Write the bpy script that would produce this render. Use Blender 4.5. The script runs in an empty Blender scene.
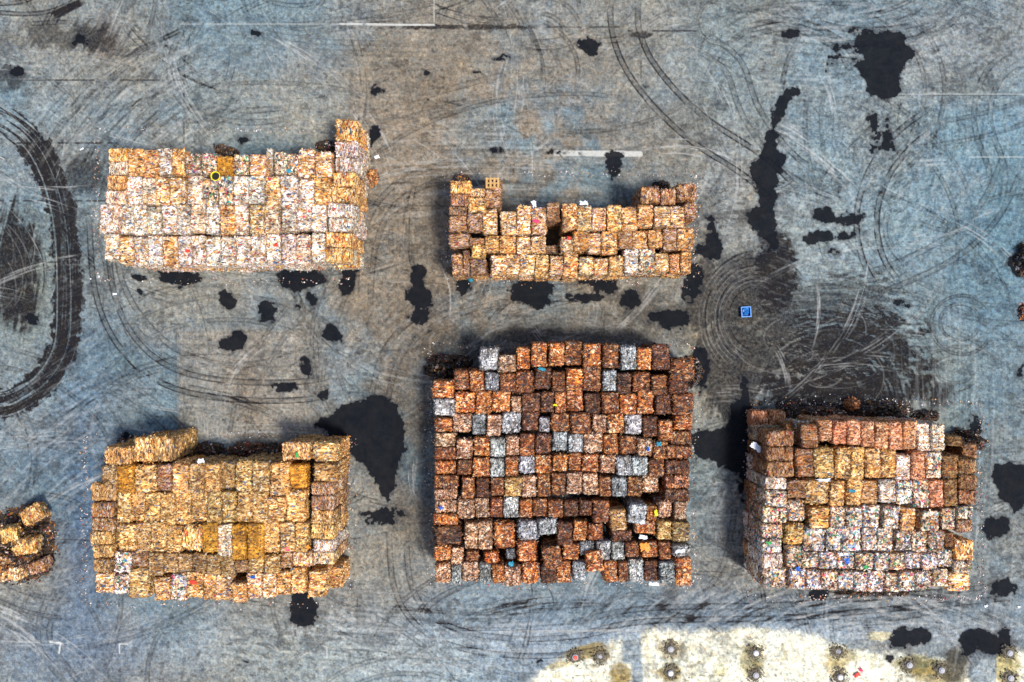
import bpy, math, random
import numpy as np
from mathutils import Vector, Matrix, noise as mnoise

random.seed(11)
rng = np.random.default_rng(5)
sc = bpy.context.scene
col = sc.collection

# ------------------------------------------------------------------ scale
S = 1 / 15.0            # metres on the ground for one photo pixel
H = 56.0                # flying height of the camera
def gx(px, z=0.0): return (px - 512) * S * (H - z) / H
def gy(py, z=0.0): return (341 - py) * S * (H - z) / H

def lin(h):
    h = h.lstrip('#')
    o = []
    for i in (0, 2, 4):
        c = int(h[i:i+2], 16) / 255
        o.append(c / 12.92 if c <= .04045 else ((c + .055) / 1.055) ** 2.4)
    return tuple(o)

# ------------------------------------------------------------------ node helper
class NT:
    def __init__(s, name):
        s.m = bpy.data.materials.new(name); s.m.use_nodes = True
        s.t = s.m.node_tree; s.t.nodes.clear()
        s.out = s.n('ShaderNodeOutputMaterial')
        s.b = s.n('ShaderNodeBsdfPrincipled')
        s.l(s.b.outputs[0], s.out.inputs[0])
    def n(s, k, **kw):
        x = s.t.nodes.new(k)
        for a, v in kw.items(): setattr(x, a, v)
        return x
    def l(s, a, b): s.t.links.new(a, b)
    def put(s, v, sock):
        if isinstance(v, bpy.types.NodeSocket): s.l(v, sock)
        elif v is not None: sock.default_value = v
    def math(s, op, a, b=None, c=None, clamp=False):
        x = s.n('ShaderNodeMath', operation=op, use_clamp=clamp)
        s.put(a, x.inputs[0]); s.put(b, x.inputs[1]); s.put(c, x.inputs[2]); return x.outputs[0]
    def vmath(s, op, a, b=None):
        x = s.n('ShaderNodeVectorMath', operation=op)
        s.put(a, x.inputs[0]); s.put(b, x.inputs[1]); return x.outputs[0]
    def mix(s, f, a, b, blend='MIX'):
        x = s.n('ShaderNodeMix', data_type='RGBA', blend_type=blend)
        s.put(f, x.inputs[0])
        for v, i in ((a, 6), (b, 7)):
            if isinstance(v, tuple) and len(v) == 3: v = (*v, 1)
            s.put(v, x.inputs[i])
        return x.outputs[2]
    def noise(s, vec, scale, detail=3, rough=.6, dist=0.0):
        x = s.n('ShaderNodeTexNoise')
        s.put(vec, x.inputs['Vector']); x.inputs['Scale'].default_value = scale
        x.inputs['Detail'].default_value = detail; x.inputs['Roughness'].default_value = rough
        x.inputs['Distortion'].default_value = dist
        return x.outputs[0]
    def rng(s, v, a, b, c=0.0, d=1.0, smooth=False):
        x = s.n('ShaderNodeMapRange'); x.clamp = True
        if smooth: x.interpolation_type = 'SMOOTHSTEP'
        s.put(v, x.inputs[0]); x.inputs[1].default_value = a; x.inputs[2].default_value = b
        x.inputs[3].default_value = c; x.inputs[4].default_value = d
        return x.outputs[0]
    def mapping(s, vec, scale, rot=(0, 0, 0)):
        x = s.n('ShaderNodeMapping'); s.put(vec, x.inputs[0])
        x.inputs['Scale'].default_value = scale; x.inputs['Rotation'].default_value = rot
        return x.outputs[0]
    def bump(s, h, strength, dist):
        x = s.n('ShaderNodeBump'); x.inputs['Strength'].default_value = strength
        x.inputs['Distance'].default_value = dist; s.put(h, x.inputs['Height'])
        s.l(x.outputs[0], s.b.inputs['Normal'])

def ramp(nt, fac, cols):
    r = nt.n('ShaderNodeValToRGB'); cr = r.color_ramp; cr.interpolation = 'CONSTANT'
    n = len(cols)
    cr.elements[0].position = 0; cr.elements[0].color = (*cols[0], 1)
    cr.elements[1].position = 1 / n; cr.elements[1].color = (*cols[1 % n], 1)
    for i in range(2, n):
        e = cr.elements.new(i / n); e.color = (*cols[i], 1)
    nt.l(fac, r.inputs[0])
    return r.outputs[0]

def pal(s):
    out = []
    for t in s.split():
        h, _, k = t.partition('*')
        out += [lin(h)] * int(k or 1)
    rr = random.Random(3); rr.shuffle(out)
    return out

PAL = {
 'paper':   pal('fffaf4*5 f0eae6*4 e8c08c*3 d08c40*2 ccbcd4*1 94807c*2 dcb070*1 4a4450*1 b84848 5078a0 e6ccb4*2 ffffff*2 b0703c'),
 'tan':     pal('f6d698*4 e4a84c*4 fff4e4*4 c8842c*3 8e5c36*2 cdb4ba*2 ffffff*2 54403a*2 4868a0 c04040 e0b070*3'),
 'kraft':   pal('d8a860*4 ecc88c*4 b07c3c*3 f6e4b8*4 8e6030*2 503820*2 c89c60*3 fffaf0*1 6878a0'),
 'ochre':   pal('cc8c20*4 b47c1a*3 dca034*3 8e5e1a*2 e8bc60*1 6a4214'),
 'rust':    pal('ac6a34*4 84481f*4 d0904c*3 5c341f*3 e6c49a*3 3a2622*2 ece0dc*1 8a4822*3 b88858*2 506080'),
 'orange':  pal('d88834*4 b8642a*4 ecb064*3 84441c*3 f6dcc0*3 4e2a1c*2 ffffff*1 a03a28'),
 'pinktan': pal('ecc09c*4 d09c70*4 fff0e6*5 a46c44*3 744434*2 ffffff*1 9a7c84*1 3e2c28'),
 'silver':  pal('dce4ec*5 b4bcc4*3 f6faff*5 747c84*2 ffffff*3 4c525a*2 b8b0a8*2'),
 'mixed':   pal('fffaf4*7 dcb488*6 3060a4*1 44a4a8 d49444*2 3e3838*4 a4a4b4*4 c44468 44904c 705040*2 7c94b8*2'),
 'copper':  pal('dc9c68*5 c0805c*3 f2c8a4*4 8e543a*3 ead4c6*2 5c3428*1 a88078*1'),
 'muck':    pal('2c2622*6 1a1818*6 4a3a2a*5 6e4e2e*3 a87840*2 e8e0e0*1 4c6080*1 8e3c3c*1 8e8890*1 36402c*2'),
 'litter':  pal('e8e4e0*3 c8bcb0*3 c89860*3 8e6040*2 4870a8*1 b04848*1 30302c*2 d8d8e8*3'),
}

def chip_material(name, palette, cs=(4.0, 9.5, 9.5), metal=0.0, rough=.72, contrast=1.0, dark=.10):
    nt = NT(name)
    tc = nt.n('ShaderNodeTexCoord').outputs['Object']
    oi = nt.n('ShaderNodeObjectInfo')
    off = nt.math('MULTIPLY', oi.outputs['Random'], 173.0)
    v = nt.vmath('ADD', tc, off)
    # slightly wavy layers
    wob = nt.noise(v, 2.2, 2)
    wv = nt.n('ShaderNodeCombineXYZ'); nt.l(nt.math('MULTIPLY', wob, .22), wv.inputs[1])
    nt.l(nt.math('MULTIPLY', wob, .15), wv.inputs[2])
    v2 = nt.vmath('ADD', v, wv.outputs[0])
    mp = nt.mapping(v2, cs)
    vo = nt.n('ShaderNodeTexVoronoi'); vo.feature = 'F1'; nt.l(mp, vo.inputs['Vector']); vo.inputs['Scale'].default_value = 1
    sx = nt.n('ShaderNodeSeparateColor'); nt.l(vo.outputs['Color'], sx.inputs[0])
    at = nt.n('ShaderNodeAttribute', attribute_name='chip')
    isc = nt.math('GREATER_THAN', at.outputs['Fac'], 0.0)
    fac = nt.n('ShaderNodeMix', data_type='FLOAT')
    nt.l(isc, fac.inputs[0]); nt.l(sx.outputs[0], fac.inputs[2])
    shifted = nt.math('FRACT', nt.math('ADD', at.outputs['Fac'], oi.outputs['Random']))
    nt.l(shifted, fac.inputs[3])
    c = ramp(nt, fac.outputs[0], palette)
    # finer shreds
    vo2 = nt.n('ShaderNodeTexVoronoi'); nt.l(nt.mapping(v2, tuple(k * 2.1 for k in cs)), vo2.inputs['Vector'])
    vo2.inputs['Scale'].default_value = 1
    s2 = nt.n('ShaderNodeSeparateColor'); nt.l(vo2.outputs['Color'], s2.inputs[0])
    c2 = ramp(nt, s2.outputs[1], palette)
    c = nt.mix(nt.rng(s2.outputs[2], .55, .6, 0, .7), c, c2)
    # grime in patches and dark shreds
    big = nt.noise(v, 1.6, 3, .6)
    c = nt.mix(1.0, c, nt.mix(nt.rng(big, .33, .67), (.48, .43, .38), (1.36, 1.33, 1.28)), 'MULTIPLY')
    dk = nt.math('LESS_THAN', s2.outputs[0], dark)
    c = nt.mix(nt.math('MULTIPLY', dk, .85), c, (.03, .026, .025))
    c = nt.mix(1.0, c, oi.outputs['Color'], 'MULTIPLY')
    nt.l(c, nt.b.inputs['Base Color'])
    nt.b.inputs['Roughness'].default_value = rough
    nt.b.inputs['Metallic'].default_value = metal
    h = nt.math('ADD', nt.math('MULTIPLY', sx.outputs[1], 1.0), nt.math('MULTIPLY', s2.outputs[1], .6))
    nt.bump(h, .8, .05)
    return nt.m

MAT = {k: chip_material(k + ' shreds', p) for k, p in PAL.items() if k not in ('rust', 'orange', 'pinktan', 'silver', 'mixed', 'muck', 'litter')}
for k in ('rust', 'orange', 'pinktan'):
    MAT[k] = chip_material(k + ' shreds', PAL[k], cs=(5.0, 6.4, 6.4), dark=.24, rough=.6)
MAT['silver'] = chip_material('silver shreds', PAL['silver'], cs=(9, 4, 5), metal=.3, rough=.45, dark=.10)
MAT['mixed'] = chip_material('mixed shreds', PAL['mixed'], cs=(5.5, 5, 6), dark=.12, rough=.5)
MAT['muck'] = chip_material('muck', PAL['muck'], cs=(6, 6, 6), dark=.25)
MAT['litter'] = chip_material('loose scraps', PAL['litter'], cs=(5, 5, 5), dark=.0)

def simple(name, colour, rough=.6, metal=0.0, var=.25, scale=6):
    nt = NT(name)
    tc = nt.n('ShaderNodeTexCoord').outputs['Object']
    n = nt.noise(tc, scale, 4)
    c = lin(colour)
    nt.l(nt.mix(nt.rng(n, .3, .7), tuple(x * (1 - var) for x in c), tuple(min(1, x * (1 + var)) for x in c)), nt.b.inputs['Base Color'])
    nt.b.inputs['Roughness'].default_value = rough; nt.b.inputs['Metallic'].default_value = metal
    nt.bump(n, .3, .02)
    return nt.m

# ------------------------------------------------------------------ bale meshes
def fbm3(p, sc_, seed):
    return mnoise.fractal(Vector((p[0] * sc_ + seed, p[1] * sc_ - seed, p[2] * sc_ + 2 * seed)), 0.6, 2.0, 3)

def add_scraps(verts, faces, chips, pts, rnd, lo=.05, hi=.14, lift=.5):
    """small torn bits: a creased quad each, standing proud of the surface"""
    for (p, nrm) in pts:
        a = rnd.uniform(lo, hi); b = a * rnd.uniform(.35, .9)
        d = Vector((rnd.gauss(0, 1), rnd.gauss(0, 1), rnd.gauss(0, 1))); d = d - nrm * d.dot(nrm) * rnd.uniform(.3, 1)
        d.normalize(); e = d.cross(nrm + Vector((rnd.gauss(0, .4), rnd.gauss(0, .4), rnd.gauss(0, .4))))
        if e.length < 1e-3: continue
        e.normalize(); q = p + nrm * rnd.uniform(.0, .035)
        i = len(verts)
        lf = nrm * a * rnd.uniform(0, lift)
        verts += [q - d * a / 2 - e * b / 2, q + d * a / 2 - e * b / 2 + lf, q + d * a / 2 + e * b / 2 + lf, q - d * a / 2 + e * b / 2]
        faces.append((i, i + 1, i + 2, i + 3)); chips.append(rnd.random() * .98 + .01)

def bale_mesh(name, W, L, Hh, seed, scraps=260, bulge=.065, rough=.055, straps=4):
    rnd = random.Random(seed)
    st = .085
    nx, ny, nz = max(3, round(W / st)), max(3, round(L / st)), max(3, round(Hh / .11))
    idx = {}; verts = []; faces = []
    lean = [rnd.gauss(0, .02) for _ in range(4)]
    rad = .14
    def vert(i, j, k):
        key = (i, j, k)
        if key in idx: return idx[key]
        p = Vector((-W / 2 + W * i / nx, -L / 2 + L * j / ny, Hh * k / nz))
        # round the edges of the box
        hx, hy = W / 2, L / 2
        c = Vector((max(-hx + rad, min(hx - rad, p.x)), max(-hy + rad, min(hy - rad, p.y)), max(rad, min(Hh - rad, p.z))))
        d = p - c
        n = d.normalized() if d.length > 1e-6 else Vector((0, 0, 1))
        if d.length > rad: p = c + n * rad
        # bulges between the straps that run across the bale
        u = (p.y / L + .5) * (straps + 1)
        g = abs(math.sin(math.pi * u)) ** .6
        out = bulge * (g - .55) * .55
        out += rough * fbm3(p, 3.2, seed) * .9 + rough * 1.1 * mnoise.noise(Vector((p.x * 5, p.y * 15, p.z * 15 + seed)))
        out += .03 * mnoise.noise(Vector((p.x * 1.3 + seed, p.y * 1.3, p.z * 1.3)))
        p = p + n * out
        p.x += lean[0] * (p.z / Hh) + lean[2] * p.y; p.y += lean[1] * (p.z / Hh)
        idx[key] = len(verts); verts.append(p); return idx[key]
    def quad(a, b, c, d): faces.append((vert(*a), vert(*b), vert(*c), vert(*d)))
    for i in range(nx):
        for j in range(ny):
            quad((i, j, nz), (i + 1, j, nz), (i + 1, j + 1, nz), (i, j + 1, nz))
            quad((i, j, 0), (i, j + 1, 0), (i + 1, j + 1, 0), (i + 1, j, 0))
    for i in range(nx):
        for k in range(nz):
            quad((i, 0, k), (i + 1, 0, k), (i + 1, 0, k + 1), (i, 0, k + 1))
            quad((i, ny, k), (i, ny, k + 1), (i + 1, ny, k + 1), (i + 1, ny, k))
    for j in range(ny):
        for k in range(nz):
            quad((0, j, k), (0, j, k + 1), (0, j + 1, k + 1), (0, j + 1, k))
            quad((nx, j, k), (nx, j + 1, k), (nx, j + 1, k + 1), (nx, j, k + 1))
    chips = [-1.0] * len(faces)
    pts = []
    for _ in range(scraps):
        f = faces[rnd.randrange(len(chips))]
        a, b, c = verts[f[0]], verts[f[1]], verts[f[2]]
        nrm = (b - a).cross(c - a)
        if nrm.length < 1e-8: continue
        nrm.normalize()
        if nrm.z < -.5: continue
        pts.append(((a + c) / 2 + Vector((rnd.uniform(-.04, .04), rnd.uniform(-.04, .04), 0)), nrm))
    add_scraps(verts, faces, chips, pts, rnd)
    me = bpy.data.meshes.new(name)
    me.from_pydata([tuple(v) for v in verts], [], faces)
    at = me.attributes.new('chip', 'FLOAT', 'FACE'); at.data.foreach_set('value', chips)
    me.materials.append(None)
    me.update()
    return me

NV = 7
LONG = [bale_mesh('bale_long', 1.0, 1.78, 1.1, 31 + i, 340, straps=5) for i in range(NV)]
SQ = [bale_mesh('bale_short', 1.04, 1.26, 1.1, 61 + i, 300, bulge=.08, rough=.065, straps=3) for i in range(NV)]
LDIM, SDIM = (1.0, 1.78), (1.04, 1.26)

# ------------------------------------------------------------------ the five stacks (photo pixels of the top faces)
CODE = {  # code: (material, tint, words)
 'p': ('paper', (.92, .955, .93), 'pale pinkish white'), 'q': ('paper', (.95, .88, .78), 'off white'),
 'o': ('tan', (1.05, 1, .88), 'golden tan and white'), 'O': ('tan', (1.02, .86, .56), 'orange tan'),
 'n': ('tan', (.62, .52, .46), 'dull brown and white'),
 'k': ('kraft', (1.06, .93, .72), 'light brown'), 'K': ('kraft', (.88, .80, .66), 'speckled light brown'), 'd': ('kraft', (.6, .56, .5), 'dark brown'),
 'y': ('ochre', (1, 1, 1), 'bright ochre'), 'Y': ('tan', (1.05, .95, .55), 'yellowish'),
 'r': ('rust', (.82, .66, .52), 'rust brown'), 'R': ('orange', (.98, .80, .60), 'bright orange brown'), 'E': ('tan', (.46, .33, .24), 'dark brown'), 'F': ('tan', (.42, .30, .18), 'wet dark brown'),
 'D': ('rust', (.44, .35, .34), 'dark maroon brown'),
 't': ('pinktan', (.86, .76, .64), 'pale tan'), 's': ('silver', (.68, .68, .67), 'silvery grey'), 'S': ('silver', (.42, .42, .42), 'dull dark grey'),
 'x': ('mixed', (1.15, 1.12, 1.1), 'white and blue flecked'), 'X': ('mixed', (1.05, .93, .76), 'brownish multicoloured'),
 'c': ('copper', (1.05, .94, .78), 'copper brown'), 'w': ('paper', (1.02, 1.0, .97), 'whitish'), 'B': ('rust', (.42, .34, .28), 'wet blackish brown'),
}
STACKS = []
STACKS.append(dict(kind='paper_bale', cat='paper bale', what='paper bale', name='pale stack', lvl=4, rows='''
148-176 | 108-127:O!@148-161 108-127:q!@162-175 128-143:O 143-158:O@150-178 158-171:p@148-175 172-184:O@149-175 185-200:X@153-174 201-216:X@152-173 217-232:y@156-176 233-247:X@154-174 250-265:o@154-175 266-273:_p 274-286:X@152-174 287-298:X@153-174 298-314:o@149-178 315-332:o@151-178
176-204 | 107-127:O!@176-189 105-127:q!@190-203 127-141:p 142-155:q@177-204 155-169:o@177-206 170-185:o@177-206 187-202:q@175-204 203-217:X@178-207 218-232:X@176-204 233-247:p 248-264:p@175-204 265-280:o@176-206 281-297:p@175-206 298-313:p@178-206 314-330:O@178-205
204-234 | 99-113:p@203-232 113-121:q 121-134:p 134-147:p@204-235 147-161:p@206-234 162-176:p@205-233 177-190:p@205-235 191-205:q@204-232 206-219:p@204-234 220-234:O@205-235 235-249:q@204-234 250-264:o@205-234 265-279:q@204-233 281-296:p@203-232 297-311:p@202-230 312-326:p@204-231
235-264 | 104-118:p@234-260 119-133:o@236-264 134-147:q@236-266 148-162:p@235-265 163-177:o@236-266 178-191:p@235-265 192-205:q@235-266 206-220:p@236-265 221-235:p@237-266 236-250:p@236-265 251-265:p@235-265 266-280:p@233-264 281-295:p@234-265 296-310:q@234-264 311-324:p@233-262
120-262 | 335-358:O!@120-140 335-358:p!@141-156 335-358:p!@157-171 332-356:O!@173-186 332-356:O!@187-201 328-353:p!@203-217 328-353:p!@218-231 325-351:O!@233-247 325-351:O!@248-262
'''))
STACKS.append(dict(kind='wastepaper_bale', cat='wastepaper bale', what='bale', name='small golden stack', lvl=4, rows='''
181-232 | 450-471:O!@181-193 450-470:n!@194-206 449-467:n!@207-215 469-485:o!@188-196 468-485:Y@197-212 486-500:n@190-207 449-466:n@216-232 468-483:n@213-231 483-497:o@209-234 501-516:o@211-235 517-531:o@206-235 532-546:o@207-234 547-560:n@202-221 563-577:O@203-229 577-592:o@205-230 593-606:o@207-230 607-621:O@205-231 622-637:O@207-231 638-653:O@205-227 655-670:o@206-227 670-684:o@206-227 685-697:n@203-219
184-203 | 641-660:n!@186-202 661-676:n!@189-204 677-697:n!@184-200
232-254 | 450-469:n@233-247 470-484:n@238-249 485-499:O@236-252 500-515:O@236-253 516-530:o@236-254 531-545:o@236-253 546-560:_n@245-254 561-574:o@237-254 574-588:O@231-250 588-602:o@233-253 602-617:O@231-254 618-632:n@230-249 632-647:O@231-251 648-662:O@229-247 663-677:n@228-250 677-693:O@228-250
254-275 | 452-462:n 463-470:n@250-274 471-486:n@259-275 472-485:^Y@245-258 491-506:o@255-275 506-520:o@254-275 520-535:o@254-276 536-549:O@254-277 550-563:o@256-276 564-578:O@253-278 579-593:o@257-274 594-608:o@258-275 609-623:O@256-275 624-638:p@249-273 640-655:X@249-272 655-669:o@253-272 670-680:O@254-273 681-691:O@252-273
'''))
STACKS.append(dict(kind='cardboard_bale', cat='cardboard bale', what='cardboard bale', name='brown cardboard stack', lvl=4, rows='''
438-461 | 104-131:k!@447-464 134-153:k!@439-461 154-172:k!@438-461 282-310:k!@443-460
462-492 | 101-116:d@465-485 117-133:y@465-493 134-155:k@466-493 157-171:n@465-491 172-187:k@462-493 188-203:K@463-493 204-219:k@464-492 220-235:_d 236-251:K@461-491 252-268:K@462-492 270-289:k@462-495 290-306:y@465-489
492-523 | 91-117:K!@484-501 90-113:n!@503-517 90-113:n!@518-531 90-112:k!@532-545 118-130:k 131-144:k@492-522 144-159:k@492-523 160-174:k@493-526 175-190:k@491-524 191-206:k@492-523 207-221:K@491-525 222-236:k 237-252:K@490-522 252-267:K@491-523 268-285:k@497-523 286-305:k@490-522
523-553 | 118-135:k@524-551 136-150:K@523-552 151-166:k@524-553 167-181:K@526-553 182-201:^Y!@527-549 202-217:y@523-553 217-231:q@524-556 232-246:y@525-560 247-263:y@524-560 264-279:k@522-553 280-294:K 295-307:k
553-573 | 93-112:k!@546-558 93-112:K!@559-572 115-131:x@552-573 132-147:n@551-567 148-162:d@553-576 163-177:d@553-573 178-191:d@554-575 192-206:d@554-575 207-220:d@555-575 220-234:d@556-576 235-248:d@560-573 249-263:K@558-573 264-279:K@555-574 281-292:n@553-568 293-312:o!@552-566
573-600 | 95-113:o@573-593 114-128:x@575-594 129-149:K@568-598 154-169:O@578-601 170-186:x@575-601 187-202:O@572-598 203-215:O 216-231:o@575-601 232-246:O@583-603 247-261:o@573-599 262-275:o@573-598 276-290:O@572-595 291-305:O@568-594 308-325:O@571-597 327-342:__O@566-588
443-565 | 314-337:k@443-462 314-337:K@463-481 311-335:n!@482-495 311-334:n!@496-510 311-334:k!@511-524 311-334:k!@525-539 313-334:p!@540-552 313-334:o!@553-565
'''))
STACKS.append(dict(kind='scrap_bale', cat='scrap bale', what='scrap bale', name='big rust brown block', lvl=4, rows='''
345-368 | 480-498:s@348-370 499-516:t@355-372 517-530:R@347-369 532-547:R@343-367 549-564:R@343-366 565-582:r@341-365 584-601:R@344-366 603-619:r@344-368 621-636:s@346-370 637-651:R@348-370 652-670:D@344-370 672-694:r@359-380
370-392 | 433-454:R@381-398 454-469:r@370-390 470-484:R@370-391 485-499:S@372-391 500-515:r@373-393 516-534:r@371-394 535-551:D@367-389 552-566:r@371-393 567-583:R@368-390 584-601:r@365-391 603-616:s@370-391 617-631:D@373-394 633-650:r@372-392 652-667:r@375-396 668-687:D@379-394
392-413 | 434-454:s@399-416 455-475:R@392-413 476-491:R@390-414 492-510:R@391-412 511-521:t@396-413 522-540:D@393-412 541-554:D 555-566:R 567-583:R@390-412 585-600:D@393-414 602-619:r@392-414 620-637:R@393-414 638-654:R@391-415 656-671:D@395-415 673-694:r@393-415
414-434 | 435-452:R@418-432 453-471:t@413-432 472-485:S@414-435 487-501:t@415-436 503-520:s@412-433 522-539:D@412-431 540-550:s@417-432 552-570:r@413-432 571-590:r@413-434 593-607:t@414-433 608-624:R 625-642:s@414-434 643-658:D@416-437 659-673:R@420-441 675-693:R@415-430
434-454 | 435-455:t@433-447 457-472:t@439-459 474-489:R@437-456 490-505:s@438-457 506-519:t@436-456 520-535:r@434-457 536-551:D 553-567:s@432-451 569-583:s@433-452 584-602:t@433-453 603-618:R@434-454 620-636:r@436-454 637-652:t@438-456 654-669:r@441-460 670-692:r!@431-445
454-473 | 434-456:r!@448-460 434-456:R!@461-474 457-471:r@460-475 473-489:R@458-477 490-505:s@458-477 506-518:R@457-476 519-535:s@456-474 536-551:R@455-474 553-567:R@454-471 569-581:R@453-471 582-598:R@454-472 600-615:t@455-473 617-632:s@456-476 633-648:s@457-476 649-664:r@459-478 666-692:r!@446-459 665-690:D!@460-474
474-497 | 434-458:r!@475-488 434-457:t!@489-500 462-474:r@477-499 476-489:D@478-498 491-504:r@478-496 505-521:K@477-496 522-536:t@476-498 537-550:r@473-497 551-566:r@473-496 567-582:t@472-494 583-598:t@473-495 599-611:r@476-497 612-627:S@477-497 628-642:r@477-497 643-659:t@475-493 665-690:r!@475-489 665-690:D!@490-504
498-517 | 435-457:t!@501-513 458-474:t@499-519 475-489:t@498-518 490-503:r@498-518 504-519:s@497-518 520-532:R@500-518 533-547:r@499-517 548-563:r@500-518 564-578:D@500-517 579-592:D@500-516 593-609:r@500-523 610-626:^K@509-531 629-646:^s@504-524 647-657:R@506-521 658-671:t@501-518 675-687:t@502-520
518-541 | 433-458:R!@514-525 434-460:B@526-545 464-477:t@523-549 478-492:t@522-550 495-514:R@523-549 519-538:s@521-541 539-556:^s@519-535 557-572:D@522-546 574-587:R@521-541 588-603:r@524-541 612-633:D!@530-542 635-656:R!@521-534 657-671:K@521-540 673-690:d@522-542
541-562 | 434-450:R@546-561 451-463:t@547-566 466-478:r@551-561 484-498:R@552-570 506-515:S@549-560 518-536:R@541-562 543-561:^r@547-568 563-579:R@544-560 580-594:S@542-556 596-610:s@542-561 612-625:s@542-561 626-639:r@543-558 641-657:R@542-558 659-671:r@542-560 673-690:s@545-557
562-584 | 435-450:t@563-583 451-461:s@565-584 462-478:t@562-582 479-491:S@563-583 492-504:R@565-584 505-521:t@567-587 522-538:R@563-584 541-556:B@566-584 557-571:R@561-583 573-586:s@562-582 586-603:^R@551-572 604-617:R@561-583 618-628:r@562-583 629-644:s@559-583 645-659:D@561-582 660-675:S@562-584 676-692:R@558-586
'''))
STACKS.append(dict(kind='mixed_waste_bale', cat='waste bale', what='bale', name='multicoloured stack', lvl=4, rows='''
411-446 | 751-768:___c!@411-426 769-786:___c!@411-426 767-794:E!@431-446 787-800:_F@424-444 802-818:E@424-448 819-832:c@420-441 834-847:c@421-444 848-861:c@420-445 862-875:c@421-447 876-889:c@422-449 890-903:c@422-450 904-917:c@422-450 918-931:w@423-451 932-945:p@424-451 947-962:_F@436-446 963-977:_E@444-458
448-478 | 767-794:E!@447-461 767-794:E!@462-477 797-814:E@449-477 815-834:K@448-478 836-851:k@447-478 852-865:k@447-479 866-881:k@448-478 882-896:k@449-478 897-911:w@455-480 912-925:c@451-480 926-941:X@452-478 943-958:F@455-478 959-978:F!@459-474
479-505 | 766-787:p!@478-490 788-806:E@480-498 807-829:K@480-504 831-845:k@481-506 847-861:k@479-505 862-878:K@481-504 880-896:w@480-503 897-913:x@480-504 914-929:X@479-508 930-944:c@480-507 945-958:F@479-506 960-978:F!@475-489 959-977:E!@490-504
506-528 | 765-787:X!@491-507 764-787:X!@508-523 788-804:X@500-521 810-829:O@507-528 831-845:X@506-528 847-862:x@507-528 863-879:x@505-528 884-900:x@507-530 901-915:O@508-531 922-939:X@511-531 942-956:X@508-530 957-973:X!@507-519 957-973:n!@520-532
529-552 | 762-783:X!@524-538 786-803:Y@524-545 805-825:x@528-551 827-841:x@527-550 842-861:x@526-552 863-877:x@528-551 878-893:X@529-552 896-911:x@531-551 913-928:X@531-553 929-944:X@531-552 945-954:F@533-547 955-974:O!@541-560
553-570 | 762-782:x!@539-553 788-802:X@546-568 803-819:X@552-568 820-837:x@552-569 838-854:x@552-569 856-873:X@553-570 874-889:x@553-571 890-906:X@553-570 907-921:x@553-569 922-937:x@553-570 938-952:x@549-567
571-592 | 762-783:w!@554-568 763-786:X!@569-588 790-806:x@569-590 807-821:x@570-590 822-837:X@571-590 838-853:x@571-589 855-868:x@572-592 869-884:x@571-592 885-899:X@572-592 900-915:x@572-591 916-931:x@571-590 933-948:X@569-587 949-970:o@573-591 953-972:X!@561-573
'''))

ORD = ['first', 'second', 'third', 'fourth', 'fifth', 'sixth', 'seventh', 'eighth', 'ninth', 'tenth', 'eleventh', 'twelfth',
       'thirteenth', 'fourteenth', 'fifteenth', 'sixteenth', 'seventeenth', 'eighteenth', 'nineteenth', 'twentieth', 'twenty-first',
       'twenty-second', 'twenty-third', 'twenty-fourth', 'twenty-fifth', 'twenty-sixth', 'twenty-seventh']
BH = 1.1
rnd = random.Random(77)
def put_bale(kind, cat, label, group, code, x, y, z, w, l, perp, jit=1.0):
    matn, tint, _ = CODE[code]
    # w, l = world extent in x and y ; long axis of the mesh is local y
    a, b = (l, w) if perp else (w, l)
    pool, dim = (LONG, LDIM) if b / a > 1.38 else (SQ, SDIM)
    o = bpy.data.objects.new(kind, rnd.choice(pool)); col.objects.link(o)
    o.material_slots[0].link = 'OBJECT'; o.material_slots[0].material = MAT[matn]
    o.location = (x, y, z)
    o.rotation_euler = (rnd.gauss(0, .012) * jit, rnd.gauss(0, .012) * jit, (math.pi / 2 if perp else 0) + rnd.choice((0, math.pi)) + rnd.gauss(0, .02) * jit)
    o.scale = (a / dim[0], b / dim[1], rnd.uniform(.97, 1.0))
    v = rnd.gauss(1.0, .09)
    o.color = (*[max(.05, t * v * rnd.gauss(1, .025)) for t in tint], 1)
    o['label'] = label; o['category'] = cat; o['group'] = group
    return o

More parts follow.
